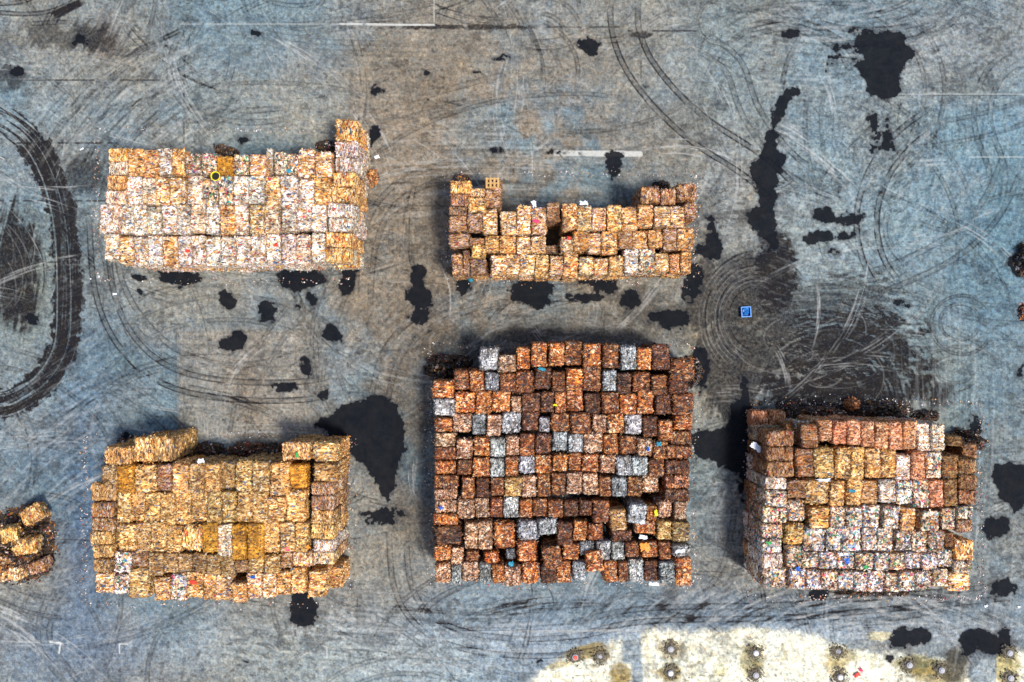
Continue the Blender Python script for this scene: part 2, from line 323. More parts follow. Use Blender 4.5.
for st in STACKS:
    cols_ = []
    for ri, line in enumerate(r for r in st['rows'].strip().splitlines()):
        head, toks = line.split('|')
        Y0, Y1 = map(float, head.split('-'))
        items = []
        for t in toks.split():
            xs, _, rest = t.partition(':')
            rest, _, ys = rest.partition('@')
            x0, x1 = map(float, xs.split('-')); y0, y1 = map(float, ys.split('-')) if ys else (Y0, Y1)
            items.append((x0, x1, y0, y1, rest))
        rowz = rnd.uniform(-.12, .12); gap, zj = (-.5, .15) if st['kind'] == 'scrap_bale' else (0, .09)
        vert = len(set(i[0] // 12 for i in items)) < 3
        items.sort(key=(lambda i: i[2]) if vert else (lambda i: (i[0], i[2])))
        for n_, (x0, x1, y0, y1, rest) in enumerate(items):
            lvl = st['lvl'] - rest.count('_')
            perp = '!' in rest
            code = rest.strip('_!^')
            lift = .16 if '^' in rest else 0
            top = lvl * BH + rowz + lift + max(-.25, min(.25, rnd.gauss(0, zj)))
            w = (x1 - x0 + gap) * S * (H - top) / H; l = (y1 - y0 + gap) * S * (H - top) / H
            cols_.append(dict(x=gx((x0 + x1) / 2, top), y=gy((y0 + y1) / 2, top), w=w, l=l, top=top, lvl=lvl, perp=perp, code=code,
                              tilt='^' in rest, ri=ri, n=n_, vert=vert))
    def height_at(x, y, me):
        h = 0
        for c in cols_:
            if c is me: continue
            if abs(x - c['x']) < c['w'] / 2 + .1 and abs(y - c['y']) < c['l'] / 2 + .1: h = max(h, c['lvl'])
        return h
    for c in cols_:
        words = CODE[c['code']][2]
        pos = (f"{ORD[c['n']]} down the right-hand column" if c['vert'] else f"{ORD[c['n']]} in the {ORD[c['ri']]} row")
        full = f"{words} {st['what']}, {pos}, {st['name']}"
        grp = f"bales of the {st['name']}"
        o = put_bale(st['kind'], st['cat'], full, grp, c['code'], c['x'], c['y'], c['top'] - BH, c['w'], c['l'], c['perp'])
        if c['tilt']: o.rotation_euler.z += rnd.choice((-1, 1)) * rnd.uniform(.08, .16)
        # the bales that carry it, wherever a side of them lies open
        for lv in range(1, c['lvl']):
            open_ = False
            for dx, dy in ((1, 0), (-1, 0), (0, 1), (0, -1)):
                for k in (-.3, .3):
                    X = c['x'] + dx * (c['w'] / 2 + .45) + (0 if dx else k * c['w']); Y = c['y'] + dy * (c['l'] / 2 + .45) + (0 if dy else k * c['l'])
                    if height_at(X, Y, c) < lv: open_ = True
            if not open_: continue
            near = ('bottom bale', 'second bale up', 'third bale up')[lv - 1]
            sub = c['code'] if rnd.random() < .6 else rnd.choice([k['code'] for k in cols_])
            base = (c['top'] - c['lvl'] * BH)
            label = f"{near} under the {pos.replace(' in the ', ' of the ')}, {st['name']}"
            put_bale(st['kind'], st['cat'], label, grp, sub, c['x'] + rnd.gauss(0, .03), c['y'] + rnd.gauss(0, .03), max(0.0, base * lv / 4) + (lv - 1) * BH if lv > 1 else 0.0,
                     c['w'] * .99, c['l'] * .99, c['perp'], .6)

# ------------------------------------------------------------------ ground fields
def hash2(ix, iy, seed):
    n = (ix.astype(np.int64) * 374761393 + iy.astype(np.int64) * 668265263 + seed * 2147483647) & 0xffffffff
    n = ((n ^ (n >> 13)) * 1274126177) & 0xffffffff
    return ((n ^ (n >> 16)) & 0xffff) / 65535.0
def vnoise(x, y, seed=0):
    ix, iy = np.floor(x), np.floor(y); fx, fy = x - ix, y - iy
    fx = fx * fx * (3 - 2 * fx); fy = fy * fy * (3 - 2 * fy)
    a = hash2(ix, iy, seed); b = hash2(ix + 1, iy, seed); c = hash2(ix, iy + 1, seed); d = hash2(ix + 1, iy + 1, seed)
    return (a * (1 - fx) + b * fx) * (1 - fy) + (c * (1 - fx) + d * fx) * fy
def fbm(x, y, sc_, seed=0, o=4):
    r = 0; amp = 1; tot = 0
    for i in range(o):
        r = r + amp * vnoise(x / sc_ * 2 ** i + 17.3 * i, y / sc_ * 2 ** i - 9.1 * i, seed + i); tot += amp; amp *= .55
    return r / tot
def sstep(x, a, b):
    t = np.clip((x - a) / (b - a), 0, 1); return t * t * (3 - 2 * t)

step = .85
fx_ = np.arange(-30, 1054.1, step); fy_ = np.arange(-30, 712.1, step)
far = np.concatenate([np.cumsum(1.0 * 1.035 ** np.arange(1, 120)), np.array([2600, 4500, 9000, 20000.])])
XS = np.concatenate([(fx_[0] - far)[::-1], fx_, fx_[-1] + far]); YS = np.concatenate([(fy_[0] - far)[::-1], fy_, fy_[-1] + far])
PX, PY = np.meshgrid(XS, YS)
Wd = np.full(PX.shape, -20.0)       # wet field: pixels inside the edge of a puddle
Dk = np.zeros(PX.shape)             # rubber, mud
Lt = np.zeros(PX.shape)             # pale scratches
def window(x0, x1, y0, y1):
    i0, i1 = np.searchsorted(XS, (x0, x1)); j0, j1 = np.searchsorted(YS, (y0, y1))
    return slice(j0, j1), slice(i0, i1)
def spline(pts, stepl=6):
    P = [np.array(p, float) for p in pts]; P = [2 * P[0] - P[1]] + P + [2 * P[-1] - P[-2]]
    out = []
    for i in range(1, len(P) - 2):
        n = max(2, int(np.linalg.norm(P[i + 1] - P[i]) / stepl))
        for k in range(n):
            t = k / n
            out.append(.5 * ((2 * P[i]) + (-P[i - 1] + P[i + 1]) * t + (2 * P[i - 1] - 5 * P[i] + 4 * P[i + 1] - P[i + 2]) * t * t + (-P[i - 1] + 3 * P[i] - 3 * P[i + 1] + P[i + 2]) * t ** 3))
    out.append(P[-2]); return np.array(out)
def stroke(pts, hw, fn, field, op='max', smooth=True):
    L = spline(pts) if smooth else np.array(pts, float)
    x0, y0 = L.min(0) - hw - 2; x1, y1 = L.max(0) + hw + 2
    wj, wi = window(x0, x1, y0, y1)
    X, Y = PX[wj, wi], PY[wj, wi]
    if X.size == 0: return
    D = np.full(X.shape, 1e9); U = np.zeros(X.shape); A = np.zeros(X.shape); s = 0
    for k in range(len(L) - 1):
        a, b = L[k], L[k + 1]; d = b - a; ln = np.hypot(*d)
        if ln < 1e-6: continue
        d = d / ln
        i0, i1 = np.searchsorted(XS[wi], (min(a[0], b[0]) - hw - 1, max(a[0], b[0]) + hw + 1))
        j0, j1 = np.searchsorted(YS[wj], (min(a[1], b[1]) - hw - 1, max(a[1], b[1]) + hw + 1))
        x, y = X[j0:j1, i0:i1], Y[j0:j1, i0:i1]
        t = np.clip((x - a[0]) * d[0] + (y - a[1]) * d[1], 0, ln)
        qx, qy = x - a[0] - t * d[0], y - a[1] - t * d[1]
        dd = np.hypot(qx, qy); u = np.sign(-qx * d[1] + qy * d[0]) * dd
        m = dd < D[j0:j1, i0:i1]
        D[j0:j1, i0:i1][m] = dd[m]; U[j0:j1, i0:i1][m] = u[m]; A[j0:j1, i0:i1][m] = (s + t)[m]
        s += ln
    v = fn(U, A, s, X, Y) * (D <= hw)
    F = field[wj, wi]
    field[wj, wi] = np.maximum(F, v) if op == 'max' else F + v
def ends(A, s, f=.12): return sstep(A, 0, s * f + 1) * sstep(s - A, 0, s * f + 1)
def tyre(pts, strength=.5, w=3.2, gap=0, seed=0, field=None, tread=True):
    F = Dk if field is None else field
    def fn(U, A, s, X, Y):
        e = sstep(w - np.abs(U), 0, 1.2)
        g = .35 + .65 * np.exp(-(np.abs(U) - w * .72) ** 2 / .9) if tread else 1
        n = sstep(fbm(A / 3, U * 1.4 + seed, 6, seed, 3), .18, .5)
        return e * g * n * min(1, strength * 2.2) * ends(A, s)
    stroke(pts, w + 1, fn, F)
def ell(cx, cy, rx, ry, field=None, k=1.0):
    F = Wd if field is None else field
    m = 12
    wj, wi = window(cx - rx - m, cx + rx + m, cy - ry - m, cy + ry + m)
    d = (1 - np.hypot((PX[wj, wi] - cx) / rx, (PY[wj, wi] - cy) / ry)) * min(rx, ry) * k
    F[wj, wi] = np.maximum(F[wj, wi], d)
def poly(pts, field=None):
    F = Wd if field is None else field
    P = np.array(pts, float); m = 12
    wj, wi = window(P[:, 0].min() - m, P[:, 0].max() + m, P[:, 1].min() - m, P[:, 1].max() + m)
    X, Y = PX[wj, wi], PY[wj, wi]; D = np.full(X.shape, 1e9); ins = np.zeros(X.shape, bool)
    for k in range(len(P)):
        a, b = P[k], P[(k + 1) % len(P)]; d = b - a; l2 = (d ** 2).sum()
        t = np.clip(((X - a[0]) * d[0] + (Y - a[1]) * d[1]) / l2, 0, 1)
        D = np.minimum(D, np.hypot(X - a[0] - t * d[0], Y - a[1] - t * d[1]))
        cr = ((a[1] > Y) != (b[1] > Y)) & (X < (b[0] - a[0]) * (Y - a[1]) / (b[1] - a[1] + 1e-9) + a[0])
        ins ^= cr
    F[wj, wi] = np.maximum(F[wj, wi], np.where(ins, D, -D))
def soft(cx, cy, rx, ry, rot=0, p=1.0):
    c, s = math.cos(rot), math.sin(rot)
    dx, dy = PX - cx, PY - cy
    return np.exp(-(((dx * c + dy * s) / rx) ** 2 + ((-dx * s + dy * c) / ry) ** 2) * p)
def rect(x0, x1, y0, y1, e=5):
    return sstep(PX, x0 - e, x0 + e) * sstep(-PX, -x1 - e, -x1 + e) * sstep(PY, y0 - e, y0 + e) * sstep(-PY, -y1 - e, -y1 + e)

# --- black puddles and stains
poly([(857,40),(862,30),(872,28),(880,31),(890,28),(905,33),(908,42),(916,51),(911,58),(905,66),(898,73),(900,82),(904,92),(897,97),(890,99),(870,98),(861,92),(865,85),(863,75),(855,70),(852,64),(860,59),(853,52)])
poly([(796,88),(800,94),(790,100),(782,112),(778,128),(776,150),(789,153),(782,168),(775,182),(776,205),(778,228),(780,244),(770,250),(764,240),(742,215),(758,205),(756,190),(751,178),(749,163),(762,152),(768,130),(773,112),(780,97),(788,89)])
for e in [(823,216,11,7),(848,219,12,6),(818,237,15,6),(846,236,8,5),(838,252,5,4),(712,243,8,18),(692,280,9,22),(706,250,14,8),(699,368,9,24),
          (165,269,9,5),(138,277,6,4),(140,291,4,5),(178,276,20,7),(302,276,22,14),(312,298,4,9),(296,300,2,8),(348,279,9,15),(227,298,8,9),(268,310,9,12),(229,345,11,8),(239,337,7,6),
          (332,335,10,9),(307,368,4,9),(305,360,3,4),(284,386,9,5),(324,393,4,4),(373,135,5,9),(374,91,7,4),(587,45,9,6),(590,50,5,5),(495,150,5,4),(560,152,7,2),(485,72,7,1.5),(497,59,5,1.2),
          (240,139,5,3),(256,33,5,2),(464,285,8,9),(533,290,20,15),(540,300,12,10),(590,280,14,5),(602,286,14,8),(592,297,16,4),(630,299,12,9),(672,320,16,8),(655,318,7,5),
          (419,276,7,13),(420,297,13,14),(420,315,10,8),(303,611,13,17),(326,424,10,5),(994,526,12,10),(1003,587,12,9),(976,428,5,10),(959,517,4,9),(912,636,20,9),(900,640,12,8),
          (820,593,9,7),(745,440,8,52),(740,430,10,30),(15,72,7,5),(164,47,4,3),(80,40,8,6),(126,438,6,5),(33,318,5,5),(428,100,1.5,1.5),(644,86,1.5,1.5),(375,85,3,3),(838,187,3,6),(895,303,5,2),
          (640,222,3,1.5),(850,30,5,3),(792,33,6,4),(1020,262,9,16),(1020,370,3,4),(541,660,0.8,.8),(243,661,4,3),(758,641,2,2),(890,658,3,4),(378,90,3,3),(428,73,3,2),(447,101,2,2)]:
    ell(*e)
poly([(605,155),(612,152),(621,154),(622,163),(618,176),(611,177),(607,168)])
poly([(323,419),(340,412),(352,402),(366,397),(385,395),(397,405),(404,425),(406,446),(398,468),(396,488),(390,501),(377,500),(374,478),(357,458),(347,442),(325,436)])
poly([(690,434),(712,430),(730,425),(744,405),(752,411),(752,470),(737,474),(716,463),(695,458)])
poly([(996,466),(1012,463),(1040,470),(1040,500),(1015,512),(1000,500),(994,485)])
poly([(957,640),(968,630),(990,629),(998,634),(1005,626),(1013,636),(1010,652),(996,652),(985,650),(975,647),(968,656),(962,648)])
ell(1003, 478, 10, 12)
for yy in (58, 64, 70, 47, 76):
    ell(848 + (yy % 7), yy, 11, 1.6)
for cx, cy, rx, ry in [(875, 120, 2.5, 22), (888, 128, 3, 22), (385, 513, 16, 6)]:
    ell(cx, cy, rx, ry, k=.5)
# ragged shores and spatter round each puddle
nz = fbm(PX, PY, 9, 3, 5) - .5; nz2 = fbm(PX, PY, 3, 8, 2) - .5
nz4 = fbm(PX, PY, 18, 13, 3) - .5
Wd = Wd + nz * 10 + nz2 * 5 + nz4 * 7
Wd = np.where(Wd < -6, -6, Wd)

# --- broad mud, damp and painted shade fields
mud = np.zeros(PX.shape)
n1 = fbm(PX, PY, 22, 21, 5); n2 = fbm(PX * .25, PY, 4, 25, 4)
n3 = .4 * fbm(PX, PY, 5, 33, 4) + .6 * fbm(np.hypot(PX - 800, PY - 420) * 1.0, np.arctan2(PY - 420, PX - 800) * 22, 3.2, 29, 3)
def add_mud_shade(m, amt, lo=.35, hi=.62, nn=None):
    global mud
    q = n1 * .45 + n3 * .55 if nn is None else nn
    mud = np.maximum(mud, sstep(q + (m - .5) * .55, lo, hi) * amt * sstep(m, .04, .35))
add_mud_shade(soft(757, 320, 52, 64), .80, .26, .5)
add_mud_shade(soft(776, 275, 20, 38), .97, .2, .42)
add_mud_shade(soft(735, 380, 34, 40), .8, .3, .52)
add_mud_shade(soft(703, 300, 16, 60), .75, .36, .55)
add_mud_shade(soft(745, 350, 44, 54), .72, .3, .55)
add_mud_shade(soft(800, 330, 80, 52), .75, .32, .56)
add_mud_shade(soft(850, 360, 82, 56), .95, .36, .54, n2 * .5 + n3 * .5)
add_mud_shade(soft(840, 392, 95, 24), .98, .30, .50)
add_mud_shade(soft(860, 290, 45, 18), .75, .45, .60, n2)
add_mud_shade(soft(850, 300, 60, 30), .6, .48, .62, n2)
add_mud_shade(soft(14, 265, 24, 66), .92, .33, .52)
add_mud_shade(soft(0, 300, 45, 40), .5, .4, .6)
add_mud_shade(soft(92, 38, 26, 26), .8, .42, .62)
add_mud_shade(soft(50, 35, 40, 22), .6, .47, .62)
add_mud_shade(soft(15, 75, 20, 14), .7, .42, .6)
add_mud_shade(soft(88, 178, 22, 22), .75, .36, .6)
add_mud_shade(soft(660, 318, 40, 16), .55, .40, .6)
add_mud_shade(soft(640, 298, 30, 14), .5, .42, .62)
add_mud_shade(soft(985, 645, 32, 16), .55, .40, .6)
add_mud_shade(soft(960, 665, 20, 22), .55, .4, .6)
add_mud_shade(soft(470, 27, 90, 3), .8, .45, .6, n3)
add_mud_shade(soft(640, 35, 14, 4), .8, .40, .6, n3)
add_mud_shade(soft(450, 350, 50, 14), .6, .36, .6)
add_mud_shade(soft(560, 336, 140, 10), .45, .3, .6)  # painted shade band along the top edge of the rust block
add_mud_shade(soft(410, 470, 24, 130), .42, .34, .62)  # painted shade down the left side of the rust block
add_mud_shade(soft(700, 205, 26, 22), .35, .4, .6)
add_mud_shade(soft(740, 215, 40, 8), .6, .44, .6, n2)
add_mud_shade(soft(885, 60, 60, 14, -.1), .0, .5, .6)
add_mud_shade(soft(905, 437, 60, 20), .25, .45, .6)
add_mud_shade(soft(880, 347, 90, 3), .5, .42, .6, n2)

dd1 = fbm(PX, PY, 9, 501, 4); dd2 = fbm(PX, PY, 70, 505, 3); dd3 = fbm(PX * .5, PY, 3.5, 509, 3)
mud = np.maximum(mud, sstep(dd1 + (dd2 - .5) * .5, .60, .78) * .42)
mud = np.maximum(mud, sstep(dd3 + (dd2 - .5) * .4, .66, .80) * .5)
# --- the big rubber loop at the left and other tyre marks
def loop_fn(U, A, s, X, Y):
    ed = sstep(16 - np.abs(U) + (fbm(X, Y, 5, 41, 3) - .5) * 12, 0, 2.5)
    lines = sstep(vnoise(U * .85 + 3 * np.sin(A / 60), A / 55, 43), .28, .5)
    lines2 = 1 - .8 * sstep(1.2 - np.abs(U - 9 + 1.5 * np.sin(A / 50)), 0, 1) - .8 * sstep(1.0 - np.abs(U + 3 + np.sin(A / 40)), 0, 1) * .8
    brk = sstep(vnoise(A / 2.2, U / 4, 44), .05, .35)
    f = sstep(A, -5, 100)
    mid = .35 + .65 * sstep(A, 70, 130) * sstep(s - A, 60, 170) + .25 * sstep(s - A, -40, 60) * (1 - sstep(s - A, 60, 170))
    n = sstep(fbm(U * 2.0, A / 6, 5, 45, 3) + (mid - .6) * .7, .28, .5)
    return ed * np.clip(lines * .6 + .72, 0, 1) * np.clip(lines2, .15, 1) * n * (.5 + .6 * f) * (.7 + .3 * brk)
stroke([(-60, 95), (-25, 108), (8, 124), (32, 144), (50, 175), (62, 215), (67, 260), (67, 315), (62, 350), (45, 378), (22, 396), (-5, 404), (-60, 400)], 21, loop_fn, Dk)
for i, pts in enumerate([[(-10, 12), (30, 14), (60, 8), (88, -8)], [(-10, 4), (20, 2), (45, -8)], [(40, 20), (62, 14), (86, -2)], [(118, 62), (150, 46), (186, 27)], [(122, 58), (155, 42), (182, 30)], [(25, 24), (60, 22), (100, 20)]]):
    tyre(pts, .85, 3.0, seed=50 + i)
tyre([(50, 17), (62, 11), (84, 1)], 1.0, 4.5, seed=60, tread=False)
def offset(pts, d):
    L = spline(pts, 14); out = []
    for i, p in enumerate(L):
        t = L[min(i + 1, len(L) - 1)] - L[max(i - 1, 0)]; t = t / (np.hypot(*t) + 1e-9)
        out.append((p[0] - t[1] * d, p[1] + t[0] * d))
    return out
pairs = [
 ([(612, -12), (611, 25), (622, 62), (648, 100), (690, 140), (750, 180), (790, 220)], -27, .50),
 ([(935, 105), (900, 130), (872, 165), (858, 205), (858, 240), (868, 272), (888, 300)], -20, .55),
 ([(1030, 150), (1000, 215), (960, 255), (900, 285), (850, 300)], 22, .30),
 ([(1030, 55), (1000, 80), (990, 120), (1005, 170), (1000, 210)], 16, .28),
 ([(88, 200), (95, 290), (118, 345), (160, 382), (220, 398), (300, 400), (350, 390)], -18, .42),
 ([(112, 235), (128, 295), (170, 345), (225, 365), (280, 360)], 12, .28),
 ([(620, 300), (520, 300), (450, 318), (405, 350), (388, 400), (386, 460)], 17, .30),
 ([(388, 520), (395, 590), (425, 632), (480, 652), (560, 655), (650, 640)], -17, .34),
 ([(200, 0), (170, 60), (185, 105), (240, 122), (300, 118)], -12, .26),
 ([(300, 215), (320, 160), (370, 115), (440, 92), (520, 70)], 16, .20),
 ([(700, 30), (740, 60), (760, 110), (800, 160), (860, 190)], 18, .28),
 ([(770, -10), (800, 15), (860, 30), (930, 20), (960, -10)], 14, .30),
 ([(740, 28), (790, 20), (840, 40), (860, 70)], 9, .35),
 ([(1030, 595), (960, 603), (880, 610), (780, 618), (640, 622), (560, 640)], 13, .38),
 ([(1030, 560), (985, 590), (930, 612), (860, 622)], 10, .30),
 ([(700, 600), (725, 560), (735, 500), (728, 480)], 14, .25),
 ([(60, 600), (50, 640), (85, 690)], 12, .25),
 ([(720, 180), (700, 120), (715, 60), (760, 20)], 14, .22),
 ([(490, 170), (440, 180), (395, 205), (375, 250), (370, 310)], 15, .25),
 ([(260, 10), (262, 25), (300, 40), (440, 45)], 10, .15),
 ([(265, -5), (268, 12), (300, 25), (450, 0)], 8, .2),
 ([(715, 300), (714, 370), (740, 400), (800, 420)], 12, .3),
]
for i, (pts, off, k) in enumerate(pairs):
    tyre(pts, k, 3.8, seed=100 + i); tyre(offset(pts, off), k * .9, 3.8, seed=200 + i)
def circ(cx, cy, r, a0=0, a1=360, sq=1.0):
    n = max(8, int(abs(a1 - a0) / 12))
    return [(cx + r * math.cos(math.radians(a0 + (a1 - a0) * i / n)), cy + sq * r * math.sin(math.radians(a0 + (a1 - a0) * i / n))) for i in range(n + 1)]
for cx, cy, r, k, sq in [(960, 322, 20, .4, .9), (962, 325, 31, .4, .95), (950, 370, 30, .35, .7), (955, 372, 18, .3, .6), (975, 320, 46, .2, 1), (720, 22, 22, .3, 1), (545, 395, 160, .0, 1)]:
    tyre(circ(cx, cy, r, 10, 350, sq), k, 2.4, seed=int(cx + r))
# pale scuffs in the muddy patch
for i in range(26):
    r = random.Random(900 + i)
    cx, cy = r.uniform(770, 850), r.uniform(320, 380); R = r.uniform(14, 60); a = r.uniform(0, 360)
    tyre(circ(cx, cy, R, a, a + r.uniform(40, 120), r.uniform(.45, .9)), r.uniform(.08, .22), r.uniform(.5, 1.1), seed=i, field=Lt, tread=False)
for i in range(7):
    tyre(circ(757, 318, 34 + i * 4.0, 95 + i * 5, 300 - i * 6, 1.1), .14, 1.0, seed=i + 50, field=Lt, tread=False)
for i in range(7):
    tyre(circ(757, 318, 22 + i * 6, 60 + i * 15, 330, 1.15), .55, 1.4, seed=i + 80, tread=False)
# scuffs left of the loop
for i in range(14):
    r = random.Random(700 + i)
    tyre(circ(-30 + r.uniform(-14, 14), 280 + r.uniform(-20, 20), 25 + i * 4.2, r.uniform(-75, -20), r.uniform(10, 50)), r.uniform(.2, .5), 1.3, seed=i + 20, tread=False)
    tyre(circ(-35 + r.uniform(-16, 16), 270 + r.uniform(-25, 25), 20 + i * 4.5, r.uniform(-75, -10), r.uniform(0, 50)), r.uniform(.06, .16), 1.0, seed=i + 40, field=Lt, tread=False)
# hundreds of faint wheel sweeps over the whole yard
for i in range(520):
    r = random.Random(3000 + i)
    cx, cy = r.uniform(-150, 1170), r.uniform(-120, 800); R = r.uniform(30, 330) ; a = r.uniform(0, 360)
    k = r.uniform(.08, .34); seg = circ(cx, cy, R, a, a + r.uniform(25, 110), r.uniform(.5, 1))
    fld = Dk if r.random() < .55 else Lt
    hw_ = r.uniform(3, 15)
    stroke(seg, hw_, (lambda kk, sd, h_: lambda U, A, s, X, Y: sstep(h_ - np.abs(U), 0, h_ * .6) * sstep(vnoise(U * .62 + 50, A / r.uniform(25, 70), sd) * .6 + vnoise(U * 1.15 + 9, A / 14, sd + 7) * .4, .56, .78) * kk * ends(A, s, .3))(k * 2.0, i * 3, hw_), fld, 'add')
for i in range(150):       # thin single tyre edges
    r = random.Random(8000 + i)
    cx, cy = r.uniform(-150, 1170), r.uniform(-120, 800); a = r.uniform(0, 360)
    seg = circ(cx, cy, r.uniform(20, 260), a, a + r.uniform(30, 150), r.uniform(.5, 1))
    tyre(seg, r.uniform(.14, .36), 3.0, seed=i + 500)
    if r.random() < .6: tyre(offset(seg, r.uniform(15, 24)), r.uniform(.12, .30), 3.0, seed=i + 900)
# broad brushed sweeps (anisotropic streaks that follow curves)
def brushed(cx, cy, mask, seed, amt):
    global Dk, Lt
    Rr = np.hypot(PX - cx, (PY - cy)); Th = np.arctan2(PY - cy, PX - cx) * Rr.mean()
    q = fbm(Rr, Th * .05, 2.6, seed, 3)
    Dk = Dk + sstep(q, .54, .8) * mask * amt * 1.5; Lt = Lt + sstep(-q, -.46, -.2) * mask * amt * 1.3
brushed(330, 330, soft(140, 110, 110, 70), 61, .45)
brushed(250, 700, soft(60, 480, 90, 160), 62, .28)
brushed(880, 900, soft(820, 612, 260, 26), 63, .6)
brushed(830, 130, soft(880, 150, 160, 150), 64, .28)
brushed(820, -300, soft(860, 40, 160, 60), 65, .35)
brushed(560, 480, soft(480, 330, 120, 40), 66, .35)
brushed(-400, 400, soft(960, 500, 60, 200), 67, .3)
brushed(500, 1200, soft(480, 170, 130, 60), 68, .35)
brushed(480, -600, soft(430, 630, 200, 50), 69, .35)

sw = np.clip(soft(835, 345, 95, 70) * 1.3, 0, 1)
q1 = fbm(PX * .22, PY, 2.6, 811, 3); q2 = fbm(np.hypot(PX - 830, PY - 410), np.arctan2(PY - 410, PX - 830) * 10, 2.6, 812, 3)
mud = mud * (1 - sw * sstep(q1 * .5 + q2 * .5, .54, .68) * .6)
mud = np.maximum(mud, sw * sstep(q1, .60, .72) * .95)
core = soft(845, 392, 70, 16); mud = np.maximum(mud, core * .95)
# --- slab joints
Jt = np.zeros(PX.shape)
def joint(x0, y0, x1, y1, k=.7, w=.7):
    stroke([(x0, y0), (x1, y1)], 3, lambda U, A, s, X, Y: sstep(w + .6 - np.abs(U), 0, .8) * k * sstep(vnoise(A / 7, U * 0, int(x0 + y0)), .05, .4), Jt, smooth=False)
for y, x0, x1, k in [(80, 0, 185, .7), (143, 0, 112, .9), (201, 0, 110, .75), (262, 0, 60, .7), (27, 432, 620, .75), (31, 628, 700, .8), (95, 895, 1040, .5), (150, 355, 560, .3), (324, 120, 180, .5),
                     (395, 110, 180, .3), (627, 355, 420, .5), (630, 30, 240, .35), (206, 360, 450, .45), (212, 690, 760, .4), (347, 700, 1040, .35), (345, 180, 330, .2), (445, -10, 95, .2), (345, 560, 0, 0)]:
    if k: joint(x0, y, x1, y, k)
for x, y0, y1, k in [(184, 80, 143, .7), (641, 30, 82, .5), (357, 595, 628, .6), (434, 0, 28, .3), (340, 200, 270, .3), (176, 325, 400, .3), (630, 595, 635, .35), (110, 380, 450, .2), (184, -30, 80, .25), (440, 110, 160, .2), (641, 140, 175, .3)]:
    joint(x, y0, x, y1, k)
# the same slab grid goes on outside the picture, faintly
for y in np.arange(-340, 1040, 60.5): joint(-500, y + 22, 1500, y + 22, .16)
for x in np.arange(-436, 1500, 62.0 * 2): joint(x, -400, x, 1050, .14)
Pl = np.zeros(PX.shape)
def pale(x0, y0, x1, y1, k, w):
    stroke([(x0, y0), (x1, y1)], w + 2, lambda U, A, s, X, Y: sstep(w - np.abs(U), 0, .7) * k * sstep(fbm(A, U, 6, 77, 2), .12, .4), Pl, smooth=False)
pale(340, 24, 434, 25, .75, 1.3); pale(180, 24, 340, 24, .25, 1.0); pale(434, 0, 434, 25, .6, .9); pale(556, 153, 640, 154, .75, 3.2); pale(970, 157, 1030, 157, .5, .9)
pale(895, 94, 1030, 94, .4, .8); pale(500, 632, 640, 630, .3, 1.5)
pale(50, 642, 60.5, 643, .95, 1.1); pale(60.5, 643, 59, 653, .95, 1.1); pale(119.5, 644, 127, 644, .9, 1.0); pale(119.5, 644, 119.5, 653, .95, 1.0); pale(127, 645, 132, 641, .5, .7)
pale(322, 646, 327, 647, .7, .6); pale(327, 647, 327, 658, .7, .7); pale(299, 656, 302, 661, .6, .6); pale(0, 157, 4, 159, .8, .8)

# --- colour of the concrete, with stack shadows painted into it
def C(h): return np.array(lin(h))
base = np.zeros(PX.shape + (3,)) + C('76828c')
def blend(m, colour, k=1.0):
    global base
    m = np.clip(m * k, 0, 1)[..., None]; base = base * (1 - m) + C(colour) * m
v1 = fbm(PX, PY, 140, 301, 5); v2 = fbm(PX, PY, 60, 307, 4)
blend(sstep(v1, .42, .68), '857f76', .75)
blend(sstep(v1, .56, .32), '697f8c', .7)
tan_ = np.clip(soft(480, 110, 170, 120) + soft(400, 250, 100, 110) + soft(560, 250, 170, 90) + soft(400, 450, 60, 140) * .8, 0, 1)
blend(tan_ * sstep(v2 * .6 + fbm(PX, PY, 16, 311, 4) * .5, .32, .66), '82766a', .95)
blend(soft(560, 325, 150, 22), '6c655e', .6)  # shadow of the rust block, painted as a darker band above it
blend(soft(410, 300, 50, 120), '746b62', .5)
blend(rect(178, 306, 330, 440, 4), '8b857f', .75)
blend(soft(250, 380, 18, 50), '7c6a58', .45); blend(soft(315, 370, 14, 60), '7a6752', .3)
blend(rect(184, 350, 80, 145, 3) * (.4 + v2), '8a8b88', .55)
blend(soft(100, 45, 55, 35), '857a6e', .7); blend(soft(105, 35, 10, 26), '6a5048', .5)
blend(soft(25, 285, 40, 60), '86826f', .6)
blend(soft(150, 60, 120, 120) * (1 - v2), '6f8694', .6)
blend(soft(85, 520, 30, 140), '40597a', .75); blend(soft(110, 350, 45, 80), '5c7486', .5)  # first blend paints the cardboard stack's cast shadow in deep blue
blend(soft(30, 470, 60, 60), '5f7184', .5)
blend(soft(640, 190, 50, 25), '56656f', .6)  # painted shadow beyond the upper edge of the golden stack
blend(soft(290, 148, 70, 9), '4e6068', .6)  # pale stack's shadow painted as a dark strip above its top row
blend(soft(1005, 260, 60, 160), '56788e', .8); blend(soft(940, 170, 120, 120) * v2, '6d8896', .8)
blend(soft(740, 60, 70, 90) * v2, '6a8290', .9); blend(soft(720, 220, 20, 80), '8b9298', .5)
blend(soft(960, 40, 100, 50), '848b92', .6)
blend(soft(820, 250, 60, 60), '9aa0a2', .55); blend(soft(700, 340, 14, 90), '8d8678', .7); blend(soft(720, 400, 26, 60), '94897a', .7)
blend(soft(930, 370, 60, 60), '7a8688', .6); blend(soft(975, 480, 26, 120), '6a8190', .5)
blend(soft(870, 425, 90, 16), '7d7d70', .5)
blend(soft(720, 520, 18, 80), '7f8288', .5)
blend(soft(500, 650, 260, 40), '8f9fb4', .7); blend(soft(420, 660, 90, 30) * v2, 'a7b2ba', .8)
blend(soft(300, 655, 130, 34), 'a0a49f', .55); blend(soft(80, 650, 110, 40), '5e6f88', .6)
